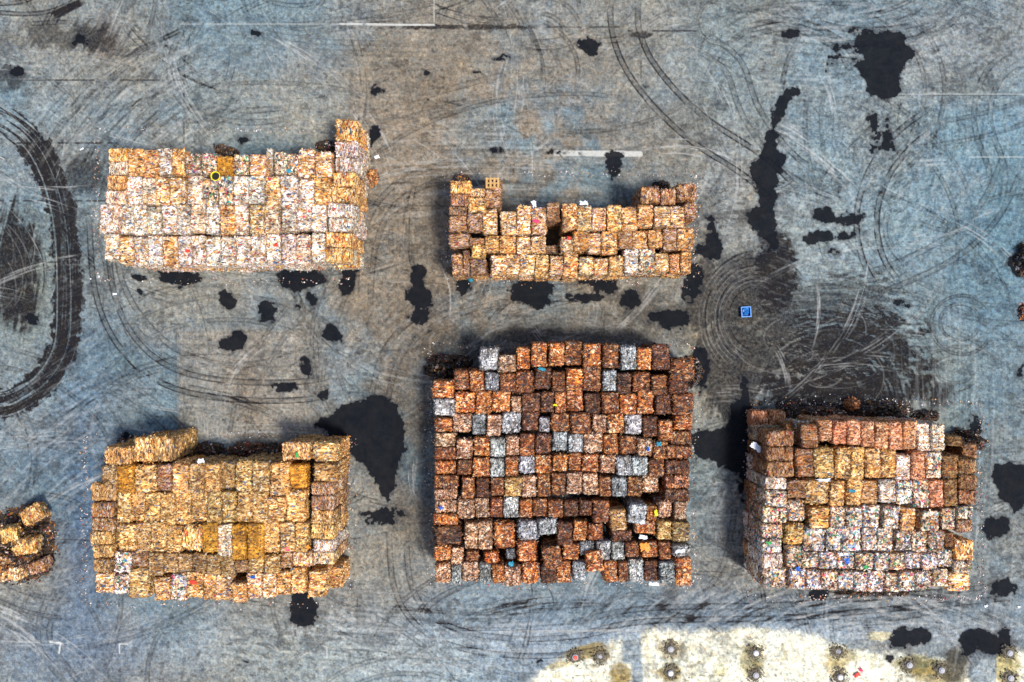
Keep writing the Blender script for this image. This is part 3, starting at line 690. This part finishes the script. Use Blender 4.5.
blend(soft(380, 590, 60, 60), '84817c', .6)
blend(soft(800, 612, 300, 22), '667a90', .6)
blend(soft(760, 633, 320, 9), 'aab4c4', .5)
blend(soft(585, 600, 130, 16), '707884', .5)
# pale lime ground in the lower right, running on below the picture
edge = np.interp(XS, [-9000, 500, 525, 548, 575, 620, 650, 690, 760, 820, 865, 885, 905, 930, 960, 1000, 1040, 1200, 9000],
                     [900, 712, 688, 664, 648, 637, 629, 632, 627, 636, 646, 652, 650, 655, 662, 650, 648, 652, 800])[None, :]
e_n = (fbm(PX, PY, 12, 401, 4) - .5) * 9
limemask = sstep(PY - edge + e_n + (fbm(PX, PY, 3.5, 402, 3) - .5) * 9 + (fbm(PX, PY, 40, 403, 2) - .5) * 10, -3, 8)
notch = np.clip(rect(622, 641, 628, 663, 2.5) + rect(631, 643, 662, 690, 2.5), 0, 1)
limemask = limemask * (1 - .85 * notch)
q = fbm(PX, PY, 9, 410, 5) + (fbm(PX, PY * .5, 2.6, 411, 2) - .5) * .3
base_l = C('dedacb') * (1 - sstep(q, .5, .75)[..., None] * .5) + C('a89c78') * (sstep(q, .5, .75)[..., None] * .5)
base = base * (1 - limemask[..., None]) + base_l * limemask[..., None]
lime_patch = [(585, 652, 24, 8, -.25, '8c7a50', .9), (601, 655, 10, 8, 0, '7a6a48', .8), (560, 665, 14, 4, -.2, 'a89a70', .7), (671, 650, 14, 12, 0, '9c8c6c', .75), (670, 672, 13, 10, 0, '8a7a50', .85),
              (752, 660, 13, 17, .1, '8e8258', .8), (838, 657, 18, 10, -.2, '9a8e68', .8), (836, 668, 10, 10, 0, 'a8986c', .7), (920, 665, 26, 10, .1, '6e6638', .9), (935, 676, 26, 8, .1, '9a8654', .8),
              (1006, 668, 14, 22, 0, 'a89a60', .8), (620, 676, 11, 14, 0, 'a08a58', .95), (720, 670, 8, 6, 0, 'b0a878', .4), (880, 636, 14, 5, 0, 'd8cca0', .6), (955, 665, 12, 22, .4, '565040', .8)]
for cx, cy, rx, ry, ro, h, k in lime_patch:
    blend(sstep(soft(cx, cy, rx, ry, ro) * (.45 + 1.1 * fbm(PX, PY, 6, int(cx), 4)), .22, .6) , h, k)
blend(sstep(soft(990, 672, 24, 26) , .3, .5) * (PX < 996) * (PX > 968), '8c98a4', .9)
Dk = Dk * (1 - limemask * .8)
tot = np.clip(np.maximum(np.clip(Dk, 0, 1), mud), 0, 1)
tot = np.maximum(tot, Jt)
Lt = np.clip(Lt, 0, 1)

ny, nx = PX.shape
co = np.zeros((ny * nx, 3), np.float32); co[:, 0] = ((PX - 512) * S).ravel(); co[:, 1] = ((341 - PY) * S).ravel()
jj, ii = np.meshgrid(np.arange(ny - 1), np.arange(nx - 1), indexing='ij')
a = (jj * nx + ii).ravel()
quads = np.stack([a, a + nx, a + nx + 1, a + 1], 1).astype(np.int32)
me = bpy.data.meshes.new('ground')
me.vertices.add(ny * nx); me.vertices.foreach_set('co', co.ravel())
me.loops.add(quads.size); me.loops.foreach_set('vertex_index', quads.ravel())
me.polygons.add(len(quads)); me.polygons.foreach_set('loop_start', np.arange(0, quads.size, 4, dtype=np.int32)); me.polygons.foreach_set('loop_total', np.full(len(quads), 4, np.int32))
me.update(calc_edges=True)
def attr(name, r, g, b, al):
    A = me.attributes.new(name, 'FLOAT_COLOR', 'POINT')
    A.data.foreach_set('color', np.stack([r, g, b, al], -1).astype(np.float32).ravel())
one = np.ones(PX.shape)
lum = base.mean(-1)
base = base * np.array([.88, .90, .83])
cnt = fbm(PX, PY, 26, 601, 5)[..., None]; base = base * (1 + (cnt - .5) * .55)
base = base * (1 + .07 * limemask[..., None])
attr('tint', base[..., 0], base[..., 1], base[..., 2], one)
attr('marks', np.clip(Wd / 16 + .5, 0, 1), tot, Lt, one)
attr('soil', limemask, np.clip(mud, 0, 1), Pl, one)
ground = bpy.data.objects.new('ground', me); col.objects.link(ground); ground['kind'] = 'structure'

nt = NT('concrete yard')
geo = nt.n('ShaderNodeNewGeometry').outputs['Position']
ti = nt.n('ShaderNodeAttribute', attribute_name='tint').outputs['Color']
mk = nt.n('ShaderNodeSeparateColor'); nt.l(nt.n('ShaderNodeAttribute', attribute_name='marks').outputs['Color'], mk.inputs[0])
so = nt.n('ShaderNodeSeparateColor'); nt.l(nt.n('ShaderNodeAttribute', attribute_name='soil').outputs['Color'], so.inputs[0])
gr = nt.mapping(geo, (1, 1, 1), (0, 0, .47))
f1 = nt.noise(gr, 1.1, 4, .72); f2 = nt.noise(gr, 3.3, 3, .8); f3 = nt.noise(nt.mapping(geo, (1, 1, 1), (0, 0, 1.1)), 5.1, 2, .8)
str1 = nt.noise(nt.mapping(geo, (.45, 3.4, 1), (0, 0, .2)), 1.2, 4, .7, .6)
str2 = nt.noise(nt.mapping(geo, (2.8, .4, 1), (0, 0, .6)), 1.2, 4, .7, .6)
c = nt.mix(1.0, ti, nt.mix(nt.rng(f1, .3, .7), (.72, .75, .79), (1.26, 1.23, 1.18)), 'MULTIPLY')
c = nt.mix(1.0, c, nt.mix(nt.rng(f2, .28, .72), (.50, .51, .54), (1.55, 1.52, 1.48)), 'MULTIPLY')
c = nt.mix(.8, c, nt.mix(nt.rng(f3, .3, .7), (.66, .66, .68), (1.32, 1.32, 1.3)), 'MULTIPLY')
c = nt.mix(.55, c, nt.mix(nt.rng(str1, .35, .65), (.72, .76, .82), (1.22, 1.2, 1.16)), 'MULTIPLY')
c = nt.mix(.40, c, nt.mix(nt.rng(str2, .35, .65), (.76, .78, .82), (1.2, 1.18, 1.16)), 'MULTIPLY')
# hue drift between warm dust and blue grey cement
hue = nt.noise(geo, .45, 5, .7)
c = nt.mix(.3, c, nt.mix(nt.rng(hue, .35, .65), (.90, 1.0, 1.14), (1.12, 1.0, .86)), 'MULTIPLY')
hue2 = nt.noise(gr, 3.1, 3, .7)
c = nt.mix(.5, c, nt.mix(nt.rng(hue2, .35, .65), (.86, 1.0, 1.16), (1.16, .99, .84)), 'MULTIPLY')
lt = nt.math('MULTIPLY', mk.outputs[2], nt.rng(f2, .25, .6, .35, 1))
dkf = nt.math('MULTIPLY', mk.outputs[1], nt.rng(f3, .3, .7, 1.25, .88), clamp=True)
mud_shade_col = nt.mix(nt.rng(f1, .35, .65), (.011, .012, .016), (.022, .018, .016))
c = nt.mix(dkf, c, mud_shade_col)
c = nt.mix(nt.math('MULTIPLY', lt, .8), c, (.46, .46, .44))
c = nt.mix(nt.math('MULTIPLY', so.outputs[2], nt.rng(f3, .2, .5, .55, 1)), c, (.56, .56, .52))
# specks of dirt
sp = nt.n('ShaderNodeTexVoronoi'); nt.l(geo, sp.inputs['Vector']); sp.inputs['Scale'].default_value = 2.2
spc = nt.n('ShaderNodeSeparateColor'); nt.l(sp.outputs['Color'], spc.inputs[0])
spm = nt.math('MULTIPLY', nt.math('LESS_THAN', sp.outputs['Distance'], nt.math('MULTIPLY', spc.outputs[0], .16)), nt.math('GREATER_THAN', spc.outputs[1], .55))
c = nt.mix(nt.math('MULTIPLY', spm, .6), c, (.04, .038, .036))
wv = nt.math('ADD', mk.outputs[0], nt.math('MULTIPLY', nt.math('SUBTRACT', f2, .5), .30))
c = nt.mix(nt.rng(wv, .33, .50, 0, .55, True), c, (.03, .03, .033))
wet = nt.rng(wv, .49, .53, 0, 1, True)
c = nt.mix(nt.math('MULTIPLY', wet, .95), c, nt.mix(nt.rng(f1, .35, .65), (.004, .006, .010), (.009, .010, .013)))
nt.l(c, nt.b.inputs['Base Color'])
nt.l(nt.math('SUBTRACT', .9, nt.math('MULTIPLY', wet, .15)), nt.b.inputs['Roughness'])
nt.b.inputs['Specular IOR Level'].default_value = .04
hh = nt.math('ADD', nt.math('MULTIPLY', f3, .5), nt.math('SUBTRACT', f2, nt.math('MULTIPLY', wet, .4)))
hh = nt.math('ADD', hh, nt.math('MULTIPLY', so.outputs[0], nt.math('MULTIPLY', nt.noise(geo, 3, 4, .7), 2.5)))
nt.bump(hh, .5, .05)
me.materials.append(nt.m)

# ------------------------------------------------------------------ heaps of loose waste, litter
def new_obj(name, verts, faces, mat, label=None, cat=None, group=None, kind=None, loc=(0, 0, 0), parent=None, chips=None, smooth=False):
    m = bpy.data.meshes.new(name); m.from_pydata([tuple(v) for v in verts], [], faces)
    if chips is not None:
        at = m.attributes.new('chip', 'FLOAT', 'FACE'); at.data.foreach_set('value', chips)
    m.materials.append(mat); m.update()
    if smooth: m.polygons.foreach_set('use_smooth', [True] * len(m.polygons))
    o = bpy.data.objects.new(name, m); col.objects.link(o); o.location = loc
    if parent: o.parent = parent
    if label: o['label'] = label
    if cat: o['category'] = cat
    if group: o['group'] = group
    if kind: o['kind'] = kind
    return o
def heap(px, py, rx, ry, h, label, seed, mat='muck', scraps=500, rot=0.0, tint=(1, 1, 1)):
    r = random.Random(seed); vs = []; fs = []
    n = 26
    RX, RY = rx * S, ry * S
    def hz(u, v):
        d = math.hypot(u, v); e = 1 - d + .35 * mnoise.fractal(Vector((u * 2.2 + seed, v * 2.2, seed)), .7, 2, 3)
        b = max(0, e); return h * (min(1, b * 1.5) ** .8) * (1 + .6 * mnoise.fractal(Vector((u * 5, v * 5 + seed, 1.3)), .7, 2, 3)) - .02
    for j in range(n + 1):
        for i in range(n + 1):
            u, v = -1.25 + 2.5 * i / n, -1.25 + 2.5 * j / n
            z = hz(u, v) if abs(u) < 1.2 and abs(v) < 1.2 else -.02
            vs.append(Vector((u * RX, v * RY, max(-.02, z))))
    for j in range(n):
        for i in range(n):
            a = j * (n + 1) + i; q = (a, a + 1, a + n + 2, a + n + 1)
            if max(vs[k].z for k in q) > 0: fs.append(q)
    ch = [-1.0] * len(fs); pts = []
    for _ in range(scraps):
        u, v = r.gauss(0, .5), r.gauss(0, .5)
        if math.hypot(u, v) > 1.15: continue
        z = max(0, hz(u, v)) if abs(u) < 1.2 and abs(v) < 1.2 else 0
        pts.append((Vector((u * RX, v * RY, z + .01)), Vector((r.gauss(0, .35), r.gauss(0, .35), 1)).normalized()))
    add_scraps(vs, fs, ch, pts, r, .05, .2, .7)
    o = new_obj('waste_heap', vs, fs, MAT[mat], label, 'waste heap', 'loose waste fallen beside the stacks', None, (gx(px), gy(py), 0), chips=ch)
    o.rotation_euler.z = rot; o.color = (*tint, 1)
    return o
heap(443, 368, 17, 14, 1.5, 'dark mound of loose waste at the upper left corner of the rust block', 1)
heap(463, 363, 9, 8, .9, 'smaller dark clump beside the mound at the rust block corner', 2)
heap(180, 449, 10, 9, 1.4, 'brown crumpled clump against the pale bale pair of the cardboard stack', 3, tint=(1.5, 1.3, 1.1))
heap(209, 450, 15, 8, .9, 'dark loose heap in the middle behind the cardboard stack', 4)
heap(250, 450, 20, 8, 1.0, 'long rusty loose heap behind the cardboard stack', 5, tint=(1.5, 1.2, 1.0))
heap(275, 450, 9, 7, .7, 'greenish black heap next to the right-hand end of the cardboard stack', 6)
heap(128, 444, 10, 6, .5, 'thin scatter heap above the left end of the cardboard stack', 7)
heap(317, 440, 14, 5, .8, 'black heap at the upper right corner of the cardboard stack', 8)
heap(790, 412, 12, 8, .5, 'low grey heap above the left end of the multicoloured stack', 9)
heap(822, 414, 24, 8, .8, 'orange brown loose heap behind the multicoloured stack', 10, tint=(1.6, 1.3, 1.1))
heap(880, 410, 30, 9, .8, 'long black waste heap behind the multicoloured stack', 11)
heap(851, 404, 7, 6, .7, 'small golden brown clump behind the multicoloured stack', 12, mat='copper', tint=(.8, .6, .4))
heap(925, 416, 14, 6, .6, 'dark heap near the stepped end of the multicoloured stack', 13)
heap(962, 441, 18, 11, 1.7, 'dark collapsed heap at the stepped corner of the multicoloured stack', 14, tint=(1.2, 1.1, 1.0))
heap(462, 180, 7, 5, .8, 'small brown clump at the top left corner of the golden stack', 15, tint=(1.4, 1.2, 1))
heap(661, 187, 8, 5, .8, 'tiny dark clump above the short row of the golden stack', 16)
heap(373, 178, 5, 8, 1.0, 'orange clump leaning on the side of the pale stack', 17, mat='tan', tint=(.7, .5, .3))
heap(327, 147, 10, 6, .7, 'dark litter pile in the notch of the pale stack', 18)
heap(228, 153, 10, 5, 1.3, 'black damp clump at the upper edge of the pale stack', 19)
heap(1024, 260, 9, 16, 1.1, 'black heap cut off by the edge of the yard view', 20)
heap(1022, 312, 4, 8, .25, 'thin reddish scatter near the view edge', 21, tint=(1.8, 1.2, 1.0), scraps=160)
heap(22, 545, 34, 36, 1.7, 'large broken pile of loose cardboard, lone pile at the side', 22, mat='muck', scraps=2200, tint=(1.3, 1.15, 1.0))
heap(12, 555, 26, 24, 2.1, 'tan crest of shredded card on the lone pile', 23, mat='tan', scraps=900, tint=(.8, .66, .5))
heap(690, 372, 12, 14, .9, 'dark crumbled edge at the upper right of the rust block', 24)
heap(872, 592, 40, 4, .35, 'thin trail of crumbs below the multicoloured stack', 25, scraps=260)
# loose bales of the small pile
for i, (x, y, w, l, z, rz, cd, lab) in enumerate([
    (28, 517, 22, 15, .7, .55, 'O', 'tilted orange tan bale on top of the lone side pile'),
    (20, 546, 24, 16, 1.0, .05, 'O', 'tan bale half buried in the middle of the lone pile'),
    (8, 572, 26, 14, .6, -.1, 'o', 'pale tan bale at the foot of the lone pile'),
    (4, 535, 16, 15, 1.2, .2, 'Y', 'yellowish bale at the outer edge of the lone pile'),
    (36, 566, 18, 12, .4, .3, 'n', 'dull brown bale at the near corner of the lone pile')]):
    top = z + BH
    o = put_bale('cardboard_bale', 'cardboard bale', lab, 'bales in the lone pile', cd, gx(x, top), gy(y, top), z - .1, w * S * .95, l * S * .95, True)
    o.rotation_euler.z += rz; o.rotation_euler.x += .15 * (-1) ** i; o.rotation_euler.y += .1

r = random.Random(5)
vs, fs, ch, pts = [], [], [], []
zones = [(230, 205, 150, 85, 500), (572, 228, 140, 60, 420), (218, 520, 150, 95, 600), (562, 465, 150, 135, 700), (865, 500, 130, 110, 800), (30, 540, 50, 55, 200), (512, 341, 560, 380, 900), (845, 402, 80, 12, 160), (835, 660, 180, 22, 200), (825, 305, 25, 18, 90), (300, 80, 30, 20, 30)]
for cx, cy, rx, ry, n in zones:
    for _ in range(n):
        x, y = r.uniform(cx - rx, cx + rx), r.uniform(cy - ry, cy + ry)
        if n not in (900,) and r.random() < .4:  # more of it close to the foot of the stacks
            x = cx + (x - cx) * .9; y = cy + (y - cy) * .9
    if n in (500, 420, 600, 700, 800):      # drifts along the foot of each stack
        for _ in range(n):
            a_ = r.random() * 4; e_ = abs(r.gauss(0, 4)) - 2; k_ = .88
            X0 = (r.uniform(-1, 1) * rx * k_, (ry * k_ + e_) * (1 if a_ < 1 else -1)) if a_ < 2 else ((rx * k_ + e_) * (1 if a_ < 3 else -1), r.uniform(-1, 1) * ry * k_)
            pts.append((Vector((gx(cx + X0[0]), gy(cy + X0[1]), .012)), Vector((r.gauss(0, .1), r.gauss(0, .1), 1)).normalized()))
        pts.append((Vector((gx(x), gy(y), .012)), Vector((r.gauss(0, .1), r.gauss(0, .1), 1)).normalized()))
add_scraps(vs, fs, ch, pts, r, .03, .11, .3)
new_obj('litter', vs, fs, MAT['litter'], 'tiny paper scraps and crumbs strewn over the concrete', 'litter', kind='stuff', chips=ch)

# ------------------------------------------------------------------ small single things
def lathe(prof, seg=24):
    vs = []; fs = []
    for (rr, z) in prof:
        for k in range(seg):
            a = 2 * math.pi * k / seg; vs.append(Vector((rr * math.cos(a), rr * math.sin(a), z)))
    for i in range(len(prof) - 1):
        for k in range(seg):
            k2 = (k + 1) % seg; fs.append((i * seg + k, i * seg + k2, (i + 1) * seg + k2, (i + 1) * seg + k))
    if prof[0][0] > .001: fs.append(tuple(range(seg))[::-1])
    fs.append(tuple((len(prof) - 1) * seg + k for k in range(seg)))
    return vs, fs
def box(x0, x1, y0, y1, z0, z1, vs, fs):
    i = len(vs)
    vs += [Vector(p) for p in ((x0, y0, z0), (x1, y0, z0), (x1, y1, z0), (x0, y1, z0), (x0, y0, z1), (x1, y0, z1), (x1, y1, z1), (x0, y1, z1))]
    fs += [tuple(i + k for k in f) for f in ((0, 3, 2, 1), (4, 5, 6, 7), (0, 1, 5, 4), (1, 2, 6, 5), (2, 3, 7, 6), (3, 0, 4, 7))]
def thing(name, label, cat, loc, group=None, rz=0):
    o = bpy.data.objects.new(name, None); col.objects.link(o); o.location = loc; o.rotation_euler.z = rz
    o['label'] = label; o['category'] = cat
    if group: o['group'] = group
    return o
M_blue = simple('blue plastic', '0f5cb8', .4); M_blue2 = simple('pale blue plastic', '2c7cc8', .4)
M_yel = simple('yellow plastic', 'e8dc20', .4); M_black = simple('dark inside', '16140f', .8)
M_wood = simple('weathered wood', 'c09a60', .8, scale=12); M_conc = simple('grey concrete', 'a9a9ae', .85); M_white = simple('white cap', 'e4e8ee', .5, var=.08)
M_soil = simple('dark earth', '6e6656', .95, var=.5, scale=9); M_red = simple('red plastic', 'd8402c', .5); M_pink = simple('pink plastic', 'dc3c70', .5)
M_green = simple('green plastic', '3aa858', .5); M_org = simple('orange plastic', 'e09030', .6, var=.15); M_teal = simple('teal plastic', '2a8ca4', .5)

# blue crate in the muddy patch
t = thing('crate', 'bright blue plastic crate alone in the dark muddy patch', 'crate', (gx(745), gy(312), 0), rz=.06)
vs, fs = [], []
w, l, h = .30, .32, .30
box(-w, w, -l, l, .02, .05, vs, fs)
for s in (-1, 1):
    box(s * w - .015, s * w + .015, -l, l, .05, h, vs, fs); box(-w + .016, w - .016, s * l - .015, s * l + .015, .05, h, vs, fs)
new_obj('shell', vs, fs, M_blue, parent=t)
vs, fs = [], []
for s in (-1, 1):
    box(s * w - .04, s * w + .03, -l - .03, l + .03, h + .002, h + .03, vs, fs); box(-w + .032, w - .042, s * l - .035, s * l + .035, h + .003, h + .028, vs, fs)
new_obj('rim', vs, fs, M_blue2, parent=t)
vs, fs, ch = [], [], []
add_scraps(vs, fs, ch, [(Vector((r.uniform(-.2, .2), r.uniform(-.2, .2), r.uniform(.1, .25))), Vector((0, 0, 1))) for _ in range(40)], r, .1, .25, .5)
bg = new_obj('plastic_bag', vs, fs, M_blue2, 'crumpled light blue film stuffed inside the blue crate', 'plastic film', loc=(gx(745), gy(312), 0))
# yellow tub on the pale stack
zt = 4 * BH + .05
t = thing('tub', 'round yellow tub with a dark inside on the pale stack', 'tub', (gx(217, zt), gy(177, zt), zt - .02))
vs, fs = lathe([(.2, 0), (.26, .28), (.29, .3), (.29, .32), (.25, .32), (.235, .28)])
new_obj('shell', vs, fs[:-1], M_yel, parent=t)
vs, fs = lathe([(.17, .05), (.23, .24)]); new_obj('contents', vs, fs, M_black, parent=t)
# pallet at the golden stack
zt = 3 * BH
t = thing('pallet', 'wooden pallet lying on the low end of the golden stack', 'pallet', (gx(492.5, zt), gy(184, zt), zt + .12))
for k in range(3):
    vs, fs = [], []; box(-.42, .42, -.3 + k * .27, -.21 + k * .27, 0, .1, vs, fs); new_obj('bearer', vs, fs, M_wood, parent=t)
for k in range(4):
    vs, fs = [], []; box(-.42 + k * .24, -.3 + k * .24, -.32, .36, .102, .13, vs, fs); new_obj('slat', vs, fs, M_wood, parent=t)
# bale under the pallet
for lv in range(3):
    put_bale('wastepaper_bale', 'wastepaper bale', ('bale on the ground under the wooden pallet', 'middle bale under the wooden pallet', 'bale directly under the wooden pallet')[lv],
             'bales of the small golden stack', 'n', gx(493, zt), gy(185, zt), lv * BH + (.02 if lv else 0), .95, .8, False, .3)

# coloured scraps lying on the bales
def scrap(px, py, z, w, l, mat, label, rz=0.0, seed=0):
    rr = random.Random(seed + 400); n = 6; vs = []; fs = []
    for j in range(n + 1):
        for i in range(n + 1):
            u, v = i / n - .5, j / n - .5
            k = 1 + .9 * mnoise.noise(Vector((u * 4 + seed, v * 4, seed)))
            vs.append(Vector((u * w * k * .8, v * l * k * .8, .03 + .07 * mnoise.noise(Vector((u * 5 + seed, v * 5, 2))))))
    for j in range(n):
        for i in range(n):
            a = j * (n + 1) + i; fs.append((a, a + 1, a + n + 2, a + n + 1))
    m = len(vs)
    vs += [v - Vector((0, 0, .012)) for v in vs[:m]]
    fs += [tuple(m + k for k in reversed(f)) for f in fs[:]]
    rim = [i for i in range(n + 1)] + [j * (n + 1) + n for j in range(1, n + 1)] + [n * (n + 1) + i for i in range(n - 1, -1, -1)] + [j * (n + 1) for j in range(n - 1, 0, -1)]
    for a, b in zip(rim, rim[1:] + rim[:1]): fs.append((a, m + a, m + b, b))
    o = new_obj('plastic_sheet', vs, fs, mat, label, 'plastic sheet', 'coloured plastic scraps on the bales', loc=(gx(px, z), gy(py, z), z))
    o.rotation_euler.z = rz; return o
T = 4 * BH + .12
SC = [(188, 251, T, .35, .25, M_red, 'red plastic scrap on the lowest row of the pale stack', .1), (276, 245, T, .3, .22, M_red, 'second red scrap on the lowest row of the pale stack, beside a smaller bale', .3),
      (304, 217, T, .18, .16, M_pink, 'tiny crimson scrap in the third row of the pale stack', .3),
      (294, 200, T, .3, .2, M_teal, 'blue green scrap near a dark seam of the pale stack', .1), (289, 171, T, .35, .3, M_teal, 'dark teal scrap by the upper gap of the pale stack', .5),
      (536, 221, T, .5, .25, M_pink, 'crimson scrap on the upper row of the golden stack', -.2), (569, 238, T, .25, .25, M_red, 'small red scrap in the middle row of the golden stack', .1),
      (584, 203, T, .6, .3, M_white, 'crumpled white sheet on the top edge of the golden stack', .1), (534, 204, T, .3, .5, M_white, 'bluish white bag on the top edge of the golden stack', .3),
      (471, 280, .05, .35, .3, M_teal, 'turquoise scrap on the concrete below the golden stack', .3),
      (287, 549, T, .5, .3, M_pink, 'bright pink plastic scrap on the cardboard stack', .1), (297, 455, T - .0, .2, .35, M_green, 'small green scrap on the upper bale of the cardboard stack', .1),
      (193, 582, T, .5, .3, M_red, 'red plastic sheet at the bottom edge of the cardboard stack', -.1), (253, 577, T, .35, .2, M_blue, 'dark blue scrap on the bottom row of the cardboard stack', .1),
      (201, 461, T, .5, .3, M_white, 'white film with blue print on the cardboard stack rim', .2), (308, 547, T, .3, .3, M_org, 'orange scrap in a gap of the cardboard stack', .5),
      (656, 513, T, .25, .45, M_yel, 'bright yellow scrap between rust coloured bales', .1), (441, 508, T, .28, .25, M_blue, 'royal blue scrap on a pale bale of the rust block', .4),
      (511, 564, T, .35, .35, M_teal, 'round blue green lid on the lower rust block', .1), (645, 547, T, .75, .6, M_org, 'flat orange board on the lower rust block', .08),
      (643, 537, T, .6, .3, M_white, 'white sheet beside the flat orange board', -.1), (542, 369, T, .55, .22, M_teal, 'turquoise film on a dark bale near the top of the rust block', -.3),
      (659, 444, T, .35, .3, M_teal, 'light blue scrap at the middle of the rust block', .1), (648, 449, T, .2, .3, M_blue, 'deep blue scrap in the middle of the rust block', .1),
      (680, 551, T, .7, .25, M_white, 'crumpled white sheet near the lower corner of the rust block', .1), (555, 405, T, .3, .15, M_yel, 'thin yellow scrap in the upper rust block', .1),
      (654, 584, T - .3, .75, .25, M_white, 'white strip hanging at the foot edge of the rust block', -.05),
      (769, 543, T, .4, .22, M_green, 'bright green scrap on the multicoloured stack', .1), (847, 561, T, .35, .45, M_blue, 'large blue scrap in the lower multicoloured stack', .1),
      (798, 569, T, .3, .35, M_blue, 'blue scrap near the lower left of the multicoloured stack', .3), (866, 567, T, .3, .25, M_green, 'green scrap near the base row of the multicoloured stack', .3),
      (918, 483, T, .2, .2, M_teal, 'tiny turquoise scrap on a whitish bale', .3), (852, 491, T, .5, .2, M_teal, 'blue green strip across a brown bale', 0),
      (756, 447, 3.0, .9, .45, M_white, 'ragged white sheet hanging off the side of the multicoloured stack', -.6), (824, 480, T, .9, .2, M_white, 'long white strip on the seam of the multicoloured stack', .02),
      (857, 675, .1, .5, .3, M_red, 'red cloth on the pale ground', .6), (861, 670, .1, .25, .25, M_pink, 'magenta scrap touching the red cloth', .6),
      (116, 191, 0.05, .3, .2, M_white, 'white scrap at the outer foot of the pale stack', .3), (82, 149, .04, .3, .12, M_white, 'small white strip on bare concrete beside the rubber loop', .5),
      (115, 294, .04, .35, .16, M_white, 'white strip on the concrete below the pale stack', 0), (377, 157, .04, .4, .25, M_white, 'white scrap beside the orange clump', .3),
      (1019, 607, .04, .25, .2, M_white, 'white scrap near a black puddle', 0), (986, 606, .04, .3, .18, M_white, 'white scrap on dark wheel streaks', .4)]
for i, (x, y, z, w, l, m, lab, rz) in enumerate(SC):
    o = scrap(x, y, z, w, l, m, lab, rz, i)
    if z < .2: o['group'] = 'scraps lying on the ground'

# round concrete posts in the pale ground
posts = [(575, 656, 'p', 'concrete post with a red mark in brown earth, outermost of the posts'), (600, 656, '0', 'broken grey post stub beside the post with a red mark'),
         (670, 648, 'g', 'grey round post ringed by dark stones beside the bluish strip'), (670, 672, 'w', 'white capped post just below the grey ringed post'),
         (755, 652, 'w', 'pale capped post in a dark ring, middle of the pale ground'), (755, 674, 'g', 'tan topped post below the pale capped post'),
         (838, 651, '0', 'low dark broken stub in trodden earth'), (839, 676, 'w', 'bright white capped post near the red cloth'),
         (908, 664, 'g', 'grey post in mossy ground below a black puddle'), (940, 669, 'g', 'brown stained post in mossy ground, on its far side'),
         (1008, 652, 'g', 'post with pale stones by the wide grey puddle'), (1009, 677, 'g', 'short post at the corner beyond the wide puddle')]
for i, (x, y, k, lab) in enumerate(posts):
    t = thing('concrete_post', lab, 'post', (gx(x), gy(y), 0), 'concrete posts in the pale ground', i)
    R_, hh_ = (.20, .28) if k != '0' else (.17, .12)
    vs, fs = lathe([(R_ * 1.05, 0), (R_, .05), (R_, hh_ - .02), (R_ - .03, hh_)], 18)
    if k == '0':
        for v in vs[-18:]: v.z += random.Random(i + v.x).uniform(-.1, .08)
    new_obj('shaft', vs, fs, M_conc, parent=t)
    if k != '0':
        vs, fs = lathe([(R_ - .06, hh_ + .002), (R_ - .06, hh_ + .03), (R_ - .1, hh_ + .05)], 18)
        new_obj('cap', vs, fs, M_white if k == 'w' else (M_red if k == 'p' else M_conc), parent=t)
    # ring of stones and earth round the foot
    rr = random.Random(i + 9); vs, fs = [], []; seg = 40
    for q_ in range(5):
        for s_ in range(seg):
            a = 2 * math.pi * s_ / seg; rad_ = R_ * .98 + q_ * .055 + (.12 * mnoise.noise(Vector((math.cos(a) * 2, math.sin(a) * 2, i))) if q_ > 1 else 0)
            z = (.12, .14, .12, .06, -.01)[q_] + (.05 * rr.random() if 0 < q_ < 4 else 0)
            vs.append(Vector((rad_ * math.cos(a), rad_ * math.sin(a), z)))
    for q_ in range(4):
        for s_ in range(seg):
            s2 = (s_ + 1) % seg; fs.append((q_ * seg + s_, (q_ + 1) * seg + s_, (q_ + 1) * seg + s2, q_ * seg + s2))
    ch = [-1.0] * len(fs)
    add_scraps(vs, fs, ch, [(Vector((q * math.cos(b_), q * math.sin(b_), .1)), Vector((0, 0, 1))) for q, b_ in [(rr.uniform(.2, .62), rr.uniform(0, 6.28)) for _ in range(90)]], rr, .05, .16, .8)
    new_obj('earth_collar', vs, fs, M_soil, parent=t)

# ------------------------------------------------------------------ light
w = bpy.data.worlds.new('World'); sc.world = w; w.use_nodes = True
bg = w.node_tree.nodes['Background']
sky = w.node_tree.nodes.new('ShaderNodeTexSky'); sky.sky_type = 'NISHITA'; sky.sun_disc = False
EL, AZ = math.radians(66), math.radians(125)      # AZ: compass direction the sun stands in (from +Y, clockwise)
sky.sun_elevation = EL; sky.sun_rotation = AZ; sky.air_density = 1.0; sky.dust_density = 2.0
w.node_tree.links.new(sky.outputs[0], bg.inputs[0]); bg.inputs[1].default_value = .12
sl = bpy.data.lights.new('sun', 'SUN'); sl.energy = 3.1; sl.angle = math.radians(11); sl.color = (1, .95, .88)
so_ = bpy.data.objects.new('sun', sl); col.objects.link(so_)
d = Vector((math.sin(AZ) * math.cos(EL), math.cos(AZ) * math.cos(EL), math.sin(EL)))
so_.rotation_euler = d.to_track_quat('Z', 'Y').to_euler(); so_.location = (30, -30, 60)

cam = bpy.data.cameras.new('camera'); co_ = bpy.data.objects.new('camera', cam); col.objects.link(co_)
co_.location = (0, 0, H); co_.rotation_euler = (0, 0, 0)
cam.sensor_width = 36; cam.lens = 36 * H / (1024 * S); cam.clip_end = 5000
sc.camera = co_
sc.render.engine = 'CYCLES'
sc.cycles.max_bounces = 5
sc.view_settings.view_transform = 'Standard'; sc.view_settings.look = 'None'
sc.view_settings.exposure = 0.45; sc.view_settings.gamma = 1
